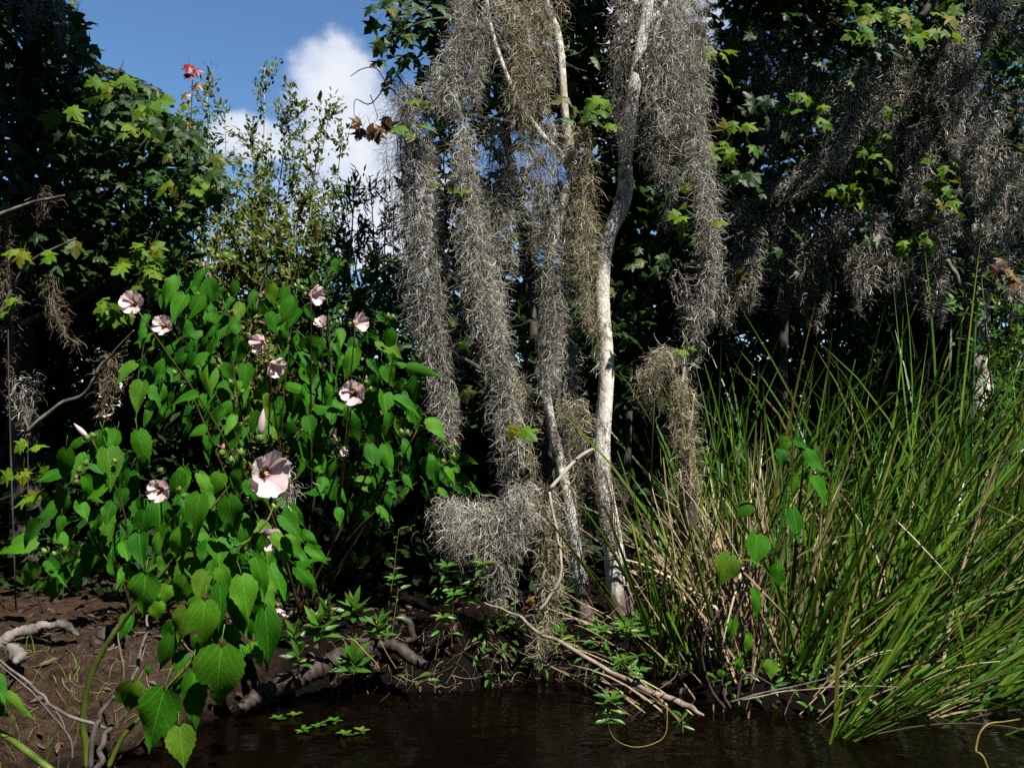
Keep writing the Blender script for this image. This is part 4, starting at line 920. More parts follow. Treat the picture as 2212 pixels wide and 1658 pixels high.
LA = [((875, 500), (845, 765), 200, 1, 2.95), ((1115, 510), (1045, 705), 140, 1, 3.05), ((1235, 478), (1175, 665), 110, 0, 2.98), ((1230, 660), (1200, 955), 165, 0, 2.86), ((1120, 700), (1055, 925), 150, 0, 2.98), ((1320, 555), (1342, 845), 130, 0, 2.90),
      ((1450, 505), (1525, 770), 150, 0, 2.93), ((1410, 600), (1485, 885), 140, 0, 2.98), ((1530, 388), (1645, 640), 130, 0, 3.0), ((1570, 560), (1665, 695), 90, 0, 3.1), ((1590, 710), (1652, 1095), 165, 0, 2.95), ((1330, 935), (1280, 1335), 255, 0, 2.82), ((1030, 860), (975, 1110), 130, 0, 3.0),
      ((1165, 1085), (1150, 1475), 155, 0, 2.88), ((985, 1195), (865, 1580), 265, 0, 2.8), ((800, 1145), (735, 1385), 180, 0, 2.92), ((1080, 1410), (1110, 1665), 180, 0, 2.82), ((950, 660), (915, 790), 95, 1, 3.1), ((1085, 220), (1080, 430), 150, 1, 3.05), ((1200, 15), (1140, 290), 120, 1, 3.02),
      ((1370, 35), (1420, 285), 150, 0, 2.98), ((1300, 130), (1235, 290), 120, 0, 3.12), ((1300, 285), (1330, 440), 130, 0, 3.08), ((790, 740), (720, 875), 120, 0, 3.25), ((960, 250), (900, 445), 65, 1, 3.0), ((1310, 455), (1395, 590), 85, 1, 2.95), ((1560, 250), (1550, 395), 110, 0, 3.15), ((1690, 330), (1725, 445), 100, 0, 3.2),
      ((1100, 1130), (1010, 1240), 90, 0, 3.05), ((1240, 1000), (1180, 1090), 70, 0, 3.1), ((900, 1050), (880, 1110), 70, 0, 3.2), ((1690, 140), (1830, 290), 110, 0, 3.1), ((1500, 160), (1490, 270), 110, 0, 3.1), ((1180, 640), (1120, 690), 60, 0, 3.1), ((930, 430), (800, 510), 80, 0, 3.12), ((1640, 250), (1760, 330), 80, 0, 3.2), ((1710, 270), (1810, 400), 90, 0, 3.15),
      ((1060, 780), (1010, 965), 150, 0, 3.05), ((1160, 560), (1105, 720), 130, 0, 3.1), ((1280, 760), (1310, 940), 125, 0, 3.0), ((1380, 800), (1425, 970), 115, 0, 3.05), ((1500, 640), (1565, 870), 145, 0, 3.02), ((1480, 760), (1505, 910), 115, 0, 3.08), ((1230, 870), (1160, 1020), 125, 0, 3.0), ((1090, 950), (1060, 1100), 115, 0, 3.08), ((1400, 930), (1435, 1070), 120, 0, 3.08), ((1530, 900), (1565, 1050), 115, 0, 3.05), ((1180, 400), (1145, 530), 115, 0, 3.12), ((1400, 380), (1425, 510), 115, 0, 3.1), ((1480, 430), (1505, 570), 105, 0, 3.12), ((1010, 560), (960, 680), 100, 0, 3.12), ((1250, 300), (1215, 450), 120, 0, 3.12), ((1450, -120), (1380, 60), 130, 1, 3.05), ((1330, -110), (1270, 20), 100, 1, 3.05), ((1560, -100), (1600, 90), 150, 0, 3.02), ((1490, -70), (1540, 60), 100, 0, 3.0), ((1440, -200), (1400, -70), 80, 0, 3.1)]
for a, b, wp, lt_, Y in LA:
    mallow_leaf(A, C6(*a), C6(*b), wp * .3597 * 1.12, Y, gA, bool(lt_) or gA.random() < .3, jit=.45)
flower(A, 574, 1022, 2.9, (.80, -.58, -.10), 1.02, 'flare', .4, 'largest white flower, opened towards the right')
tube('stem', pts([C6(1480, -160), (540, 1000), (552, 1030)], 3.12, 3.05), (.004, .004, .004), 'green_stem', A, 5)
for (x, y, s, tp) in ((520, 985, 1.0, None), (560, 955, 1.3, CLOSED), (523, 1192, 1.0, None), (500, 1000, .9, None), (478, 985, 1.0, TIP)):
    bud(A, x, y, 3.08, (gA.gauss(.1, .3), -.2, .9), s, tp)

# --- the big flowering plant behind
def grow(plant, root, tips, Y, stem_r=.011):
    for (x, y, Yt) in tips:
        tip = P(x, y, Yt); m1 = root + (tip - root) * .5 + np.array((random.uniform(-.12, .12), random.uniform(-.1, .1), .08))
        tube('stem', [root + np.array((random.uniform(-.12, .12), random.uniform(-.06, .06), -.03)), m1, tip], (stem_r * .75, stem_r * .55, stem_r * .3), 'bush_stem', plant, 5, 14)
KEEP = [(287, 655), (672, 636), (768, 697), (568, 740), (586, 787), (763, 848), (353, 703), (697, 702), (743, 972), (345, 1058), (590, 1160), (600, 1318)]
def leafy(plant, poly, gap, Yf, Lpx, seed, n_max, light=.03, dy=(-.05, .3)):
    g = random.Random(seed); sp = darts(poly, gap, 9000, seed); g.shuffle(sp)
    cx = sum(p[0] for p in poly) / len(poly)
    for (x, y) in sp[:n_max]:
        if any(abs(x - q[0]) < 30 and -20 < q[1] - y + 10 < 52 for q in KEEP): continue
        Y = Yf + g.uniform(*dy); L = Lpx * g.uniform(.55, 1.2)
        a = g.gauss((x - cx) / 500.0, .55)
        b = (x + math.sin(a) * L, y + math.cos(a) * L * .95)
        mallow_leaf(plant, (x, y - L * .3), (b[0], b[1] - L * .3), L * g.uniform(.46, .64), Y, g, g.random() < light, g.gauss(0, .15), g.uniform(-.10, .06))
B = thing('rose_mallow', G(660, 1330, 5.0), 'tallest bushy rose mallow covered with pale pink flowers, centre left', 'mallow', 'rose mallows')
BP = [(300, 700), (305, 660), (330, 650), (400, 600), (470, 610), (560, 625), (650, 640), (700, 680), (770, 720), (830, 690), (858, 730), (885, 800), (868, 850), (900, 890), (950, 950), (985, 1000), (985, 1050), (940, 1075), (890, 1070), (820, 1100), (800, 1150), (750, 1140), (700, 1070), (660, 1000), (600, 950), (520, 960), (440, 960), (370, 930), (320, 890), (290, 800)]
leafy(B, BP, 27, 4.5, 64, 21, 225, .04, (-.2, .5))
leafy(B, BP, 40, 5.0, 72, 22, 60, 0, (-.1, .4))
for (a, b, wd_) in (((445, 585), (380, 625), 34), ((730, 560), (722, 590), 30), ((500, 555), (480, 540), 18), ((900, 815), (868, 905), 42)):
    mallow_leaf(B, a, b, wd_, 4.6, random.Random(int(a[0])))
rootB = np.array(B.location)
FB = [(287, 655, 4.08, (.05, -.95, .10), .95, 'cup', 'flower facing the viewer at the upper left of the bush'), (672, 636, 4.08, (.86, -.35, -.12), .95, 'bell', None), (768, 697, 4.08, (.80, -.45, .12), .92, 'bell', None), (568, 740, 4.08, (-.35, -.86, -.22), .92, 'bell', None), (586, 787, 4.08, (.80, -.42, -.42), 1.0, 'bell', None), (763, 848, 4.08, (.05, -.93, -.10), 1.0, 'cup', None), (353, 703, 4.3, (.0, -.95, .1), .85, 'cup', None), (697, 702, 4.35, (-.2, -.6, .5), .7, 'bell', None), (743, 972, 4.08, (.2, -.85, -.3), .75, 'folded', None)]
for (x, y, Y, d, s, k, lab) in FB: flower(B, x, y, Y, d, s * .98, k, x * .37, lab)
grow(B, rootB, [(x, y, Y + .06) for (x, y, Y, *_r) in FB] + [(470, 520, 4.55), (640, 640, 4.6), (860, 720, 4.5), (985, 985, 4.5), (790, 1060, 4.5), (420, 760, 4.6), (900, 930, 4.5)], 5.0)
BUDS = [(445, 512), (430, 530), (462, 520), (475, 500), (452, 545), (470, 560), (425, 570), (455, 585), (490, 515), (640, 622), (655, 628), (560, 645), (690, 640), (735, 680), (745, 672), (728, 700), (610, 680), (430, 640), (395, 690), (372, 700), (430, 665), (500, 830), (520, 850), (395, 820), (850, 690), (838, 688), (790, 830), (800, 845), (880, 940), (870, 938), (985, 965), (970, 970), (978, 990), (960, 1000), (730, 955), (690, 700), (560, 820), (380, 810)]
for i, (x, y) in enumerate(BUDS):
    bud(B, x, y, 4.36 + .05 * (i % 3), (random.gauss(0, .35), -.25, .9), random.uniform(.75, 1.1), TIP if i in (18, 26, 30, 34, 11) else None)

# --- the lower plant at the left
Cc = thing('rose_mallow', G(330, 1330, 4.35), 'lower rose mallow over the clay mound with one pink flower facing the viewer', 'mallow', 'rose mallows')
CP = [(140, 985), (215, 930), (285, 940), (320, 965), (300, 1000), (390, 1030), (440, 1010), (470, 1060), (430, 1120), (540, 1110), (600, 1100), (650, 1130), (675, 1200), (640, 1290), (560, 1260), (420, 1240), (330, 1260), (255, 1240), (190, 1220), (100, 1290), (60, 1240), (65, 1180), (110, 1100), (150, 1060)]
leafy(Cc, CP, 34, 3.9, 80, 31, 120, .04, (-.15, .4))
leafy(Cc, CP, 56, 4.3, 80, 32, 25, 0)
flower(Cc, 345, 1058, 3.72, (.02, -.93, -.08), .82, 'cup', 1.1, 'pink flower facing the viewer above the near leaves')
flower(Cc, 590, 1160, 3.62, (.05, -.86, -.36), .9, 'cup', .3, 'flower nodding downwards under a dark leaf')
flower(Cc, 600, 1318, 3.7, (.2, -.6, -.6), .8, 'bell', .3, 'shaded flower low beside the near leaves')
rootC = np.array(Cc.location)
grow(Cc, rootC, [(345, 1050, 3.8), (590, 1150, 3.7), (200, 950, 3.95), (120, 1170, 3.95), (260, 1090, 3.9), (600, 1300, 3.75), (480, 1080, 3.9), (180, 1100, 3.95)], 4.3, .010)
for i, (x, y) in enumerate([(205, 945), (195, 950), (185, 1005), (170, 1020), (165, 1045), (100, 1195), (120, 1200), (140, 1190), (385, 1060), (395, 1075), (345, 1020), (250, 1000), (595, 1100), (625, 1090), (180, 1045)]):
    bud(Cc, x, y, 3.8, (random.gauss(-.1, .4), -.3, .8), random.uniform(.8, 1.05), CLOSED if i == 1 else TIP if i in (4, 13) else None)

# --- the mallow growing among the sedges
E = thing('rose_mallow', P(*C8(380, 1440), 4.05), 'flowerless mallow with few holed leaves growing in front of the sedges', 'mallow', 'rose mallows')
E.location.z = float(ground(E.location.x, E.location.y))
for l in ([(380, 1450), (330, 1380), (300, 1250), (340, 1150), (450, 1000), (540, 830), (600, 640), (620, 540)], [(400, 1450), (370, 1380), (390, 1230), (450, 1050)], [(420, 1440), (450, 1330), (560, 1380)]):
    tube('stem', pts([C8(*q) for q in l], 4.05, 4.1), np.linspace(.008, .003, len(l)), 'dark_bark', E, 6)
gE = random.Random(8)
for (a, b, wd_, lt_) in (((615, 765), (640, 892), 85, 0), ((490, 855), (492, 965), 92, 0), ((400, 925), (355, 1035), 92, 0), ((560, 955), (580, 1045), 52, 0), ((480, 1040), (518, 1145), 52, 0), ((660, 565), (738, 655), 60, 0), ((680, 655), (748, 755), 56, 0), ((470, 745), (425, 800), 60, 0), ((405, 1145), (415, 1225), 62, 0), ((460, 1195), (470, 1275), 50, 1), ((600, 525), (560, 560), 40, 1), ((620, 530), (690, 560), 40, 0), ((540, 1285), (540, 1355), 66, 0), ((575, 560), (575, 615), 46, 0), ((620, 660), (625, 720), 40, 0), ((430, 1280), (440, 1330), 44, 0), ((370, 1320), (360, 1350), 34, 1)):
    mallow_leaf(E, C8(*a), C8(*b), wd_ * .6267 * 1.1, 3.98, gE, bool(lt_), jit=.4)
# --- a leaf of another plant reaching in at the lower left corner
N = thing('rose_mallow', np.array((-1.95, 2.9, 0.0)), 'stalk and dark leaves of a mallow cut off by the lower left corner', 'mallow', 'rose mallows')
tube('stem', pts([C6(-80, 1400), C6(40, 1470), C6(170, 1565), C6(320, 1680)], 2.95, 2.85), (.011, .011, .012, .012), 'green_stem', N, 7)
for (a, b, wd_) in (((-30, 1100), (20, 1290), 90), ((30, 1210), (165, 1370), 90), ((-60, 1250), (30, 1380), 120)):
    mallow_leaf(N, C6(*a), C6(*b), wd_ * .36, 2.85, gA, False)

# ================================================================== sedges
def blade_mesh(bend, kink, mat, seed):
    g = np.random.default_rng(seed); n = 10; s = np.linspace(0, 1, n); th = bend * s ** 1.6
    if kink: th = th + np.where(s > kink, 1.5, 0)
    dx, dz = np.sin(th), np.cos(th); x = np.concatenate(([0], np.cumsum(dx[:-1]))) / (n - 1); z = np.concatenate(([0], np.cumsum(dz[:-1]))) / (n - 1)
    wv = np.interp(s, [0, .15, .6, .9, 1], [1.0, 1.0, .8, .35, .03]) * .5; tw = g.uniform(-.9, .9) * s
    V = []
    for i in range(n):
        c, sn = math.cos(tw[i]), math.sin(tw[i])
        V += [(x[i] - .004 * sn, -wv[i] * c, z[i]), (x[i] + .0035, 0, z[i]), (x[i] + .004 * sn, wv[i] * c, z[i])]
    F = [(i * 3 + k, i * 3 + k + 1, i * 3 + 3 + k + 1, i * 3 + 3 + k) for i in range(n - 1) for k in (0, 1)]
    return mesh_np('blade', V, [np.array(F)], mat)
BL = {m_: [blade_mesh(b, k, m_, i) for i, (b, k) in enumerate(((.06, 0), (.2, 0), (.4, 0), (.7, 0), (1.1, 0), (1.6, 0), (.2, .62), (.35, .45)))] for m_ in ('sedge_green', 'sedge_straw')}
def put_blade(parent, base, lean, length, width, mat, v, g):
    z = unit(lean); bd = np.array((lean[0] * .6 + g.gauss(.05, .3), lean[1] * .5 + g.gauss(-.4, .5), 0)); x = bd - z * np.dot(z, bd); x = unit(x); y = np.cross(z, x)
    rot = g.uniform(-.9, .9); 
    M = Matrix(((x[0] * length, y[0] * width, z[0] * length, base[0]), (x[1] * length, y[1] * width, z[1] * length, base[1]), (x[2] * length, y[2] * width, z[2] * length, base[2]), (0, 0, 0, 1)))
    return obj('blade', BL[mat][v], parent, mat4=M)
CL = [ # label, base px, Y, blades, lean x, spread x, length, straw share, base spread
 ('small bright sedge tuft with a pale swollen base beside the white trunk', (1440, 1430), 4.55, 26, -.12, .22, (.7, 1.5), .15, .05),
 ('tuft of dry straw-coloured sedge blades leaning left onto the mossy stump', (1590, 1400), 4.5, 38, -.30, .14, (.7, 1.3), .85, .12),
 ('sedge clump with thick yellow-green base right of the small mallow', (1725, 1470), 4.35, 34, .28, .32, (.8, 1.6), .2, .10),
 ('tall upright sedge clump behind the small mallow leaves', (1640, 1420), 4.75, 36, .02, .18, (1.1, 1.75), .3, .16),
 ('sedge clump fanning low to the right over the dark water', (1800, 1590), 3.85, 30, .95, .5, (.6, 1.2), .1, .06),
 ('tall sedge clump leaning right in the middle of the sedge bed', (1860, 1440), 4.6, 36, .35, .25, (1.2, 1.9), .2, .16),
 ('sedge clump with long blades arching over the right edge', (2010, 1440), 4.5, 34, .5, .3, (1.2, 1.9), .15, .18),
 ('flattened sedge blades lying across the water at the lower right corner', (1980, 1500), 4.3, 34, 1.8, .9, (.8, 1.4), .25, .25),
 ('tallest sedge clump reaching up beside the right edge', (2140, 1380), 5.0, 32, .3, .22, (1.4, 2.2), .12, .2)]
for k, (lab, b, Y, n, lx, sx_, ln, straw, bs) in enumerate(CL):
    g = random.Random(100 + k); r = P(b[0], b[1], Y); r[2] = max(-.03, float(ground(r[0], r[1])))
    c = thing('sedge_clump', r, lab, 'sedge', 'sedge clumps on the bank')
    for i in range(n):
        base = r + np.array((g.gauss(0, bs), g.gauss(0, bs * .7), -.02))
        lean = np.array((g.gauss(lx, sx_ * 1.35), g.gauss(-.12, .28), 1.0))
        st = g.random() < (straw if straw > .5 else straw * .5)
        put_blade(c, base, lean, g.uniform(*ln), g.uniform(.013, .027) * (.7 if st else 1), 'sedge_straw' if st else 'sedge_green', g.choice((0, 0, 1, 1, 1, 2, 2, 3, 4, 6, 7 if st else 0)), g)
# the rest of the sedge bed
def bed(name, n, mat, x0, x1, y0, y1, lx, ln, lab, wd=(.013, .027)):
    bx = rng.uniform(x0, x1, n); by = rng.uniform(y0, y1, n); bz = np.maximum(ground(bx, by), -.03)
    base = np.stack((bx, by, bz), -1)
    f = (bx - x0) / (x1 - x0)
    z = unit(np.stack((lx[0] + (lx[1] - lx[0]) * f + rng.normal(size=n) * .33, rng.normal(size=n) * .22 - .06, np.ones(n)), -1))
    L = rng.uniform(ln[0], ln[1], n); bend = np.abs(rng.normal(size=n)) * .62 + .05
    h = unit(np.stack((z[:, 0] + rng.normal(size=n) * .25, z[:, 1] + rng.normal(size=n) * .25, np.zeros(n)), -1)); xx = unit(h - z * np.sum(h * z, 1)[:, None])
    K = 7; s = np.linspace(0, 1, K)
    th = bend[:, None] * s[None] ** 1.5; dxn = np.concatenate((np.zeros((n, 1)), np.cumsum(np.sin(th[:, :-1]), 1)), 1) / (K - 1); dzn = np.concatenate((np.zeros((n, 1)), np.cumsum(np.cos(th[:, :-1]), 1)), 1) / (K - 1)
    Pn = base[:, None] + L[:, None, None] * (dxn[..., None] * xx[:, None] + dzn[..., None] * z[:, None])
    W = rng.uniform(wd[0], wd[1], n)[:, None] * np.interp(s, [0, .15, .6, .9, 1], [1, 1, .8, .35, .05])[None]
    V, F = ribbons(Pn, W, unit(rng.normal(size=(n, 3)) * np.array((.6, 1, .1)) + np.array((.3, -.9, 0))))
    org = V.mean(0)
    return tag(obj(name, mesh_np(name, V - org, F, mat, tint=np.repeat(rng.random(n), 2 * K)), None, loc=org), lab, None, None, 'stuff')
bed('grass', 330, 'sedge_green', 2.5, 4.6, 4.7, 6.6, (.3, .8), (1.5, 2.7), 'tall arching sedge blades towards the right edge')
bed('grass', 560, 'sedge_green', 1.15, 4.2, 4.6, 6.6, (.05, .7), (.9, 2.1), 'dense green sedge blades of the sedge bed behind the clumps')
bed('grass', 190, 'sedge_straw', 1.15, 1.6, 4.45, 5.0, (-.30, -.05), (.6, 1.25), 'messy tan dead blades leaning beside the mossy stump', (.009, .020))
bed('grass', 130, 'sedge_straw', 1.2, 3.8, 4.7, 6.0, (-.1, .45), (.6, 1.35), 'dry straw blades tangled through the sedge bed', (.008, .016))
bed('grass', 260, 'sedge_green', 1.7, 3.6, 4.15, 4.8, (.5, 1.7), (.5, 1.1), 'short sedge blades sprawling at the water line')
bed('dead_grass', 170, 'sedge_straw', .5, 3.4, 4.0, 5.0, (-2.0, 6.0), (.25, .7), 'fallen straw littering the bank at the foot of the sedges', (.004, .010))

# fallen leaves and rootlets on the soil
n_l = 2200
lx_, ly_ = rng.uniform(-3.2, 3.0, n_l), rng.uniform(3.1, 5.6, n_l)
lz_ = ground(lx_, ly_); ok_ = lz_ > .015; lpp = np.stack((lx_, ly_, lz_ + .008), -1)[ok_]
V, F, tt = scatter(lance_template(.2, .3), lpp, rand_unit(len(lpp)) * np.array((1, 1, .25)), rand_unit(len(lpp)) * .5 + np.array((0, -.3, .9)), rng.uniform(.025, .075, len(lpp)))
tag(obj('leaf_litter', mesh_np('leaf_litter', V, F, 'dead_leaf', tint=tt, smooth=False)), 'brown fallen leaves scattered over the bank', None, None, 'stuff')
n_b = 1500
bx_, by_ = rng.uniform(-.2, 3.2, n_b), rng.uniform(3.9, 5.0, n_b); bz_ = ground(bx_, by_); ok_ = bz_ > -.01
bpp = np.stack((bx_, by_, np.maximum(bz_, 0) + .02 + .12 * rng.random(n_b) ** 2), -1)[ok_]
tag(foliage('ground_cover', bpp, lance_template(.16, .3), 'herb_leaf', .07, None, .1), 'small green leaves covering the wet bank under the sedges', None, None, 'stuff')
n_r = 1300
rx_, ry_ = np.concatenate((rng.uniform(-3.0, -1.3, 500), rng.uniform(-1.0, .5, 800))), np.concatenate((rng.uniform(3.1, 4.2, 500), rng.uniform(4.2, 4.75, 800)))
rz_ = ground(rx_, ry_); ok_ = rz_ > -.02; rp_ = np.stack((rx_, ry_, rz_ + .004), -1)[ok_]; nr = len(rp_)
Q = curls(rp_, rand_unit(nr) * np.array((1, .8, .3)) + np.array((0, -.3, -.25)), rng.uniform(.05, .22, nr), rng.uniform(.3, 2.2, nr), 7)
Q[..., 2] = np.maximum(Q[..., 2], ground(Q[..., 0], Q[..., 1]) + .003)
V, F = ribbons(Q, np.full((nr, 7), .0032) * np.linspace(1, .4, 7)[None], rand_unit(nr))
tag(obj('rootlets', mesh_np('rootlets', V, F, 'moss_brown', tint=np.repeat(rng.random(nr), 14))), 'fine brown rootlets trailing over the clay mound and peat', None, None, 'stuff')
bed('short_grass', 150, 'sedge_green', -2.9, -1.5, 3.15, 3.9, (-.5, .5), (.04, .16), 'short grass blades sprouting on the clay mound', (.002, .005))

# ================================================================== deadwood, roots, herbs
def deadwood(name, lab, cat, path, Y0, Y1, radii, mat, sides=7, n=None, bumpy=.06, seed=0, group=None):
    p = pts(path, Y0, Y1); s = thing(name, p[0], lab, cat, group)
    m_ = 2 * len(p); r_ = np.interp(np.linspace(0, 1, m_), np.linspace(0, 1, len(radii)), radii)
    p = catmull(p, m_) + rng.normal(size=(m_, 3)) * np.minimum(r_, .010)[:, None] * .35; radii = r_ * rng.uniform(.94, 1.06, m_); n = max(n or 0, m_ * 4)
    tube('stem', p, radii, mat, s, sides, n or 6 * len(path), bumpy, seed)
    return s
fb = deadwood('fallen_branch', 'long pale fallen branch slanting from the moss down into the water', 'branch', [C7(*q) for q in ((890, 515), (985, 545), (1100, 605), (1200, 680), (1330, 740), (1500, 850), (1650, 930), (1800, 1000), (1950, 1060), (2060, 1110), (2140, 1155))], 4.42, 3.95, (.005, .007, .008, .0095, .011, .012, .013, .014, .016, .017, .006), 'pink_twig', 8)
tubes('twig', [(pts([C7(1100, 605), C7(1160, 580)], 4.38), (.005, .003)), (pts([C7(1165, 580), C7(1185, 640), C7(1190, 690)], 4.38), (.004, .004, .003)), (pts([C7(985, 545), C7(1000, 490), C7(995, 460)], 4.4), (.004, .003, .002)), (pts([C7(1070, 430), C7(1066, 600), C7(1090, 720), C7(1130, 765), C7(1205, 695)], 4.36), (.0025, .003, .004, .005, .005)), (pts([C7(1120, 630), C7(1160, 635), C7(1180, 660)], 4.36), (.003, .003, .002)), (pts([C7(1118, 690), C7(1170, 718)], 4.36), (.003, .004)), (pts([C7(1130, 570), C7(1105, 500), C7(1098, 445)], 4.4), (.003, .002, .0015)), (pts([C7(1830, 1040), C7(1960, 950), C7(1990, 900)], 4.0), (.003, .003, .002))], 'grey_twig', fb, 5)
for i in range(6):
    put_leaf(fb, MAPLE['maple_leaf_rust'][i % 5], P(*C7(1150 + random.uniform(-25, 30), 500 + random.uniform(-20, 40)), 4.38), rand_unit(1)[0] + np.array((0, 0, -.6)), (.2, -.8, .4) + rand_unit(1)[0] * .5, .05, .03, 'dead_leaf')
deadwood('broken_branch', 'short broken white branch propped between the two pale trunks', 'branch', [(1287, 992), (1283, 978), (1273, 970), (1235, 1003), (1188, 1052)], 4.72, 4.55, (.006, .009, .0105, .011, .0105), 'pale_twig', 8, 24, .08, 1)
deadwood('curved_twig', 'thin curved white twig hanging among moss above the fallen branch', 'twig', [(1186, 1062), (1196, 1120), (1205, 1170), (1214, 1215), (1208, 1255), (1190, 1285), (1165, 1318)], 4.5, 4.4, (.007, .0075, .0075, .008, .008, .008, .008), 'pale_twig', 7, 40, .05, 2)
deadwood('bare_branch', 'bare pale branch curving up through the dark left of the mallows', 'branch', [(60, 935), (110, 885), (180, 850), (205, 818), (215, 795), (250, 755), (290, 712)], 4.9, 4.75, (.012, .012, .011, .01, .0095, .007, .003), 'root_wood', 7, None, .06, 3)
deadwood('bare_branch', 'pale broken limb poking in at the left edge under the dark maple', 'branch', [(-40, 478), (10, 460), (70, 438), (140, 424)], 5.1, 5.1, (.016, .014, .012, .008), 'root_wood', 7, None, .06, 4)
deadwood('bare_branch', 'leaning grey stick near the left edge below the pale broken limb', 'branch', [(0, 680), (40, 600), (75, 560), (165, 515)], 5.2, 5.1, (.014, .012, .01, .006), 'grey_twig', 6, None, .06, 5)
deadwood('bare_branch', 'pale forked branch end in the dark gap right of the mallows', 'branch', [(1090, 845), (1040, 800), (1000, 775), (985, 770), (992, 735), (995, 720)], 5.2, 5.1, (.02, .018, .016, .016, .01, .004), 'root_wood', 7, None, .06, 6)
deadwood('bare_branch', 'slanting pale dead limb above the sedges near the right trunk', 'branch', [(2045, 560), (2065, 600), (2085, 640)], 6.0, 6.0, (.02, .02, .014), 'root_wood', 7, None, .06, 7)
TW = [('grey twig lying across the clay mound to the mallow stems', [(0, 1010), (130, 1110), (240, 1210), (330, 1290), (480, 1370), (640, 1415)], 3.15, 3.05, (.004, .005, .006, .006, .007, .006), 'grey_twig'),
 ('thinner pale twig below the grey twig on the clay mound', [(0, 1040), (100, 1120), (200, 1210), (300, 1320), (380, 1420), (430, 1490), (430, 1600)], 3.12, 3.05, (.002, .003, .003, .0035, .004, .004, .004), 'grey_twig'),
 ('dark stick with a pale end slanting over the mound behind the near leaves', [(880, 740), (885, 830), (850, 950), (820, 1050), (790, 1135)], 3.3, 3.2, (.004, .006, .007, .008, .006), 'grey_twig'),
 ('brown dead stalk beside the arching green stem', [(690, 1225), (600, 1340), (570, 1450), (540, 1660)], 3.05, 3.0, (.008, .009, .010, .011), 'dark_bark'),
 ('forked brown stalk at the bottom edge by the mallow stem', [(665, 1390), (630, 1460), (600, 1540), (575, 1680)], 3.0, 2.95, (.009, .010, .011, .012), 'dark_bark'),
 ('thin dark stick standing upright on the mound', [(700, 800), (715, 900), (735, 1020), (745, 1130)], 3.5, 3.45, (.003, .004, .005, .004), 'grey_twig')]
for k, (lab, l, ya, yb, r, mt) in enumerate(TW):
    deadwood('dead_twig', lab, 'twig', [C6(*q) for q in l], ya, yb, r, mt, 6, None, .08, k)
deadwood('weathered_log', 'weathered grey root log lying on top of the clay mound', 'log', [C6(*q) for q in ((-60, 960), (20, 905), (90, 850), (180, 825), (290, 800), (390, 805), (470, 860))], 3.85, 3.95, (.03, .028, .022, .028, .016, .024, .008), 'root_wood', 13, 90, .18, 1)
deadwood('broken_root_stub', 'knobbly weathered root stub sticking out of the mound by the left edge', 'root', [C6(*q) for q in ((60, 920), (90, 960), (110, 1000), (100, 1030))], 3.7, 3.6, (.015, .032, .03, .008), 'root_wood', 10, 24, .2, 2)
deadwood('broken_root_stub', 'pointed dark root stump behind the arching green stem', 'root', [C6(*q) for q in ((600, 930), (630, 870), (670, 825), (705, 790))], 3.95, 3.95, (.05, .045, .03, .008), 'wet_wood', 9, 24, .2, 3)
deadwood('wet_log', 'dark wet log running from the near leaves into the peat bank', 'log', [(520, 1530), (580, 1490), (650, 1462), (720, 1430), (790, 1405), (850, 1400)], 4.05, 4.4, (.03, .05, .052, .055, .045, .03), 'wet_wood', 15, 110, .14, 4)
deadwood('dark_root', 'smooth dark root curving down the peat bank to the water', 'root', [C7(*q) for q in ((180, 735), (290, 745), (390, 770), (480, 820), (560, 870))], 4.35, 4.3, (.02, .03, .034, .034, .022), 'wet_wood', 9, 36, .1, 5)
deadwood('dark_root', 'bent root loop rising from the peat behind the herbs', 'root', [C7(*q) for q in ((380, 640), (430, 595), (470, 640), (480, 710), (440, 740))], 4.45, 4.4, (.014, .018, .02, .02, .012), 'wet_wood', 8, 30, .1, 6)
deadwood('dark_root', 'short root stub at the top of the wet log', 'root', [C7(*q) for q in ((200, 640), (250, 610), (310, 590))], 4.45, 4.45, (.012, .016, .012), 'wet_wood', 8, 16, .15, 7)
deadwood('trailing_twig', 'long thin dark twig floating across the water under the sedges', 'twig', [C8(*q) for q in ((400, 1430), (500, 1400), (640, 1370), (780, 1330), (900, 1270))], 4.0, 3.9, (.005, .005, .004, .004, .002), 'grey_twig', 5)
deadwood('trailing_twig', 'paler thin twig lying level under the low sedge blades', 'twig', [C8(*q) for q in ((440, 1420), (600, 1392), (740, 1380), (880, 1375), (1000, 1378))], 3.95, 3.85, (.004, .004, .003, .003, .002), 'pink_twig', 5)
deadwood('broken_reed', 'broken straw reed standing in the water at the lower right corner', 'reed', [C8(*q) for q in ((1300, 1680), (1270, 1620), (1245, 1590), (1280, 1510), (1400, 1490))], 3.5, 3.6, (.006, .006, .005, .004, .003), 'yellow_stem', 5)
# dead stump
ds = thing('dead_stump', G(1490, 1250, 4.75), 'split dead stump among the sedges, dressed in brownish moss', 'stump')
tube('stem', [G(1495, 1300, 4.75, -.05)] + pts([(1488, 1080), (1478, 930), (1470, 800), (1466, 765)], 4.76), (.06, .05, .045, .04, .02), 'dark_bark', ds, 9, 40, .15, 3)
for (a, b) in (((1462, 830), (1448, 760)), ((1472, 830), (1478, 770)), ((1482, 960), (1500, 850)), ((1490, 1080), (1488, 900))):
    tube('splinter', pts([a, ((a[0] + b[0]) / 2 + 2, (a[1] + b[1]) / 2), b], 4.7), (.012, .010, .003), 'pale_twig', ds, 5)
maple_cluster(ds, 1472, 758, 4.68, 5, 18, 8, 'maple_leaf_lime', .06)
maple_cluster(ds, 1478, 848, 4.66, 4, 22, 8, 'maple_leaf_lime', .06)

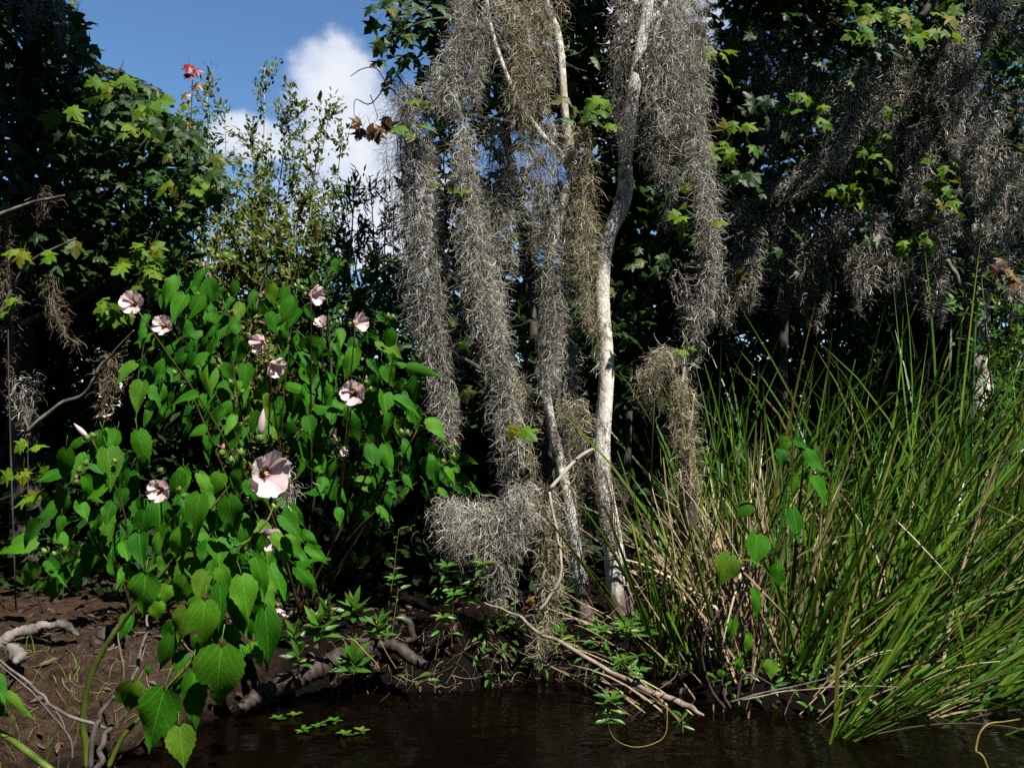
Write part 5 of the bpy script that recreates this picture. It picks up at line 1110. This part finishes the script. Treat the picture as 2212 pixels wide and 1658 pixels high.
OVAL_ME = mesh_np('leaf', *oval_template(), 'herb_leaf')
LANCE_ME = [mesh_np('leaf', *lance_template(w_, dr), 'herb_leaf', smooth=True) for w_, dr in ((.13, .2), (.15, .35), (.12, .05))]
def herb(lab, paths, Y, leaves, size, mat='green_stem', name='water_herb', top=True, seed=0, r=.003):
    g = random.Random(seed + 50); p0 = paths[0][0]
    s = thing(name, P(p0[0], p0[1], Y), lab, 'herb', 'herbs on the bank')
    for l in paths:
        p = pts(l, Y, Y - .05); tube('stem', p, np.linspace(r, r * .5, len(p)), mat, s, 5)
        c = catmull(p, 40)
        for i in range(leaves):
            f = .25 + .75 * i / max(1, leaves - 1); q = c[min(39, int(f * 39))]
            a = i * 2.4 + g.uniform(-.4, .4); d = np.array((math.cos(a), math.sin(a) - .25, g.uniform(-.1, .5)))
            put_leaf(s, LANCE_ME[i % 3], q, d, np.array((.1, -.4, .9)) + np.array([g.gauss(0, .2) for _ in range(3)]), size * g.uniform(.6, 1.1))
        if top:
            for i in range(6):
                a = i * 1.05; put_leaf(s, LANCE_ME[i % 3], c[39], (math.cos(a), math.sin(a) - .2, .45), (.0, -.4, .9), size * g.uniform(.7, 1.1))
    return s
def rosette(lab, px, py, Y, n, size, seed):
    g = random.Random(seed); loc = P(px, py, Y); s = thing('leafy_herb', loc - np.array((0, 0, .05)), lab, 'herb', 'herbs on the bank')
    tube('stem', [loc - np.array((0, 0, .10)), loc - np.array((0, 0, .04)), loc], (.006, .005, .004), 'green_stem', s, 5)
    for i in range(n):
        a = i * 2.4 + g.uniform(-.2, .2); e = .15 + .75 * (1 - i / n)
        d = np.array((math.cos(a) * e, math.sin(a) * e - .35, .15 + .6 * (i / n) + g.gauss(0, .12)))
        put_leaf(s, LANCE_ME[i % 3], loc + np.array((0, 0, -.04 + .06 * i / n)), d, np.array((.1, -.55, .8)) + np.array([g.gauss(0, .15) for _ in range(3)]), size * g.uniform(.75, 1.15))
    return s
rosette('glossy leaf rosette lowest on the wet log, nearest the water', 762, 1432, 4.2, 22, .125, 1)
rosette('bright yellow-green leaf rosette beside the near mallow leaves', 690, 1358, 4.15, 14, .13, 2)
rosette('leafy herb tuft on top of the bank above the lowest rosette', 765, 1318, 4.4, 18, .12, 3)
rosette('small leafy tuft left of the yellow-green rosette, against the mallow leaves', 638, 1372, 4.2, 14, .10, 4)
rosette('small leaf tuft just above the yellow-green rosette', 706, 1318, 4.35, 14, .09, 5)
rosette('insect-eaten leaf tuft at the foot of the thin stalked weeds', 820, 1355, 4.35, 16, .10, 6)
rosette('small drooping leaf tuft right below the yellow-green rosette', 645, 1420, 4.1, 10, .10, 7)
rosette('dark green leaf tuft at the foot of the white trunk', 1395, 1352, 4.5, 16, .10, 8)
rosette('low leaf tuft hugging the fallen branch near its middle', 1352, 1440, 4.3, 14, .10, 9)
rosette('leaf tuft where the fallen branch leaves the moss', 1212, 1372, 4.4, 12, .09, 10)
rosette('tiny floating leaf tuft by the lower end of the fallen branch', 1474, 1548, 3.9, 6, .06, 11)
herb('tallest thin reddish weed stalk standing before the black hollow', [[C7(*q) for q in ((335, 590), (355, 470), (378, 330), (390, 200), (405, 95))]], 4.4, 9, .06, 'yellow_stem', seed=1, top=False)
herb('thin leafy weed leaning right behind the first tall stalk', [[C7(*q) for q in ((360, 720), (385, 550), (400, 430), (380, 380))]], 4.35, 7, .08, 'yellow_stem', seed=2)
herb('upright weed with drooping leaves in front of the low moss heap', [[C7(*q) for q in ((650, 640), (640, 500), (655, 400), (680, 310))]], 4.4, 10, .085, seed=3)
herb('branched red-stemmed weed just left of the fallen branch tip', [[C7(*q) for q in ((705, 800), (705, 640), (715, 500), (720, 470))], [C7(*q) for q in ((770, 570), (800, 480), (850, 390), (885, 295))]], 4.4, 9, .08, 'red_stem', seed=4)
herb('pale weed stem looping down to the water below the peat hummock', [[C7(*q) for q in ((300, 735), (360, 840), (440, 945), (550, 957), (600, 880), (630, 720), (655, 600))]], 4.15, 9, .075, 'yellow_stem', seed=5)
herb('jointed tan stem arching over the wet log', [[C7(*q) for q in ((110, 722), (150, 728), (210, 790), (270, 850), (295, 890))]], 4.1, 2, .05, 'yellow_stem', seed=6, top=False, r=.005)
herb('leafy shoot rising in front of the white trunk base', [[C7(*q) for q in ((1620, 900), (1590, 820), (1560, 740), (1552, 680))]], 4.35, 6, .095, 'yellow_stem', seed=7)
herb('green herb spreading under the sedge tuft right of the trunk', [[C7(*q) for q in ((1720, 940), (1700, 880), (1670, 840))], [C7(*q) for q in ((1740, 720), (1700, 690), (1690, 650))]], 4.3, 8, .10, seed=8)
herb('yellow stem creeping along the fallen branch to the sedges', [[C7(*q) for q in ((1900, 880), (1750, 810), (1600, 750), (1480, 730), (1340, 735))]], 4.3, 8, .07, 'yellow_stem', seed=9, top=False)
herb('water weed with a looping pale stem dipping into the black water', [[C7(*q) for q in ((1930, 1110), (1920, 1260), (1840, 1318), (1730, 1332), (1630, 1285), (1595, 1190), (1612, 1060))]], 3.72, 0, .085, 'yellow_stem', seed=10)
ww = [o for o in COL.objects if o.get('label', '').startswith('water weed with a looping')][0]
for i, (x, y) in enumerate(((1610, 1170), (1605, 1120), (1600, 1080), (1620, 1140), (1595, 1195), (1615, 1060))):
    for sgn in (-1, 1):
        put_leaf(ww, LANCE_ME[i % 3], P(*C7(x, y), 3.68), (sgn * .8, -.3, -.1 + .1 * i), (0, -.5, .9), .07)
herb('small weed growing through the sedges at the water line', [[C7(*q) for q in ((1790, 1000), (1770, 940), (1775, 900))]], 4.1, 4, .06, seed=12)
for k, (x, y) in enumerate(((600, 1556), (637, 1548), (690, 1572), (655, 1583), (780, 1585), (722, 1562), (745, 1590))):
    p = P(x, y, 4.0); v = p - np.array((0, 0, CAM_H)); q = np.array((0, 0, CAM_H)) + v * (CAM_H / -v[2])
    f = thing('floating_plant', q, ['small floating plant nearest the mallow leaves', 'floating plant just right of the first, close under the log', 'floating plant in the middle of the little raft', 'lowest floating plant of the raft on the left side', 'largest floating plant at the right end of the raft', 'floating plant between the middle one and the right end', 'lowest floating plant below the right end of the raft'][k], 'water plant', 'plants floating on the water')
    for i in range(5):
        a = i * 1.26 + k
        obj('leaf', OVAL_ME, f, mat4=frame(q + np.array((0, 0, .006 + .003 * i)), (math.cos(a), math.sin(a), .25), (0, 0, 1), .045))
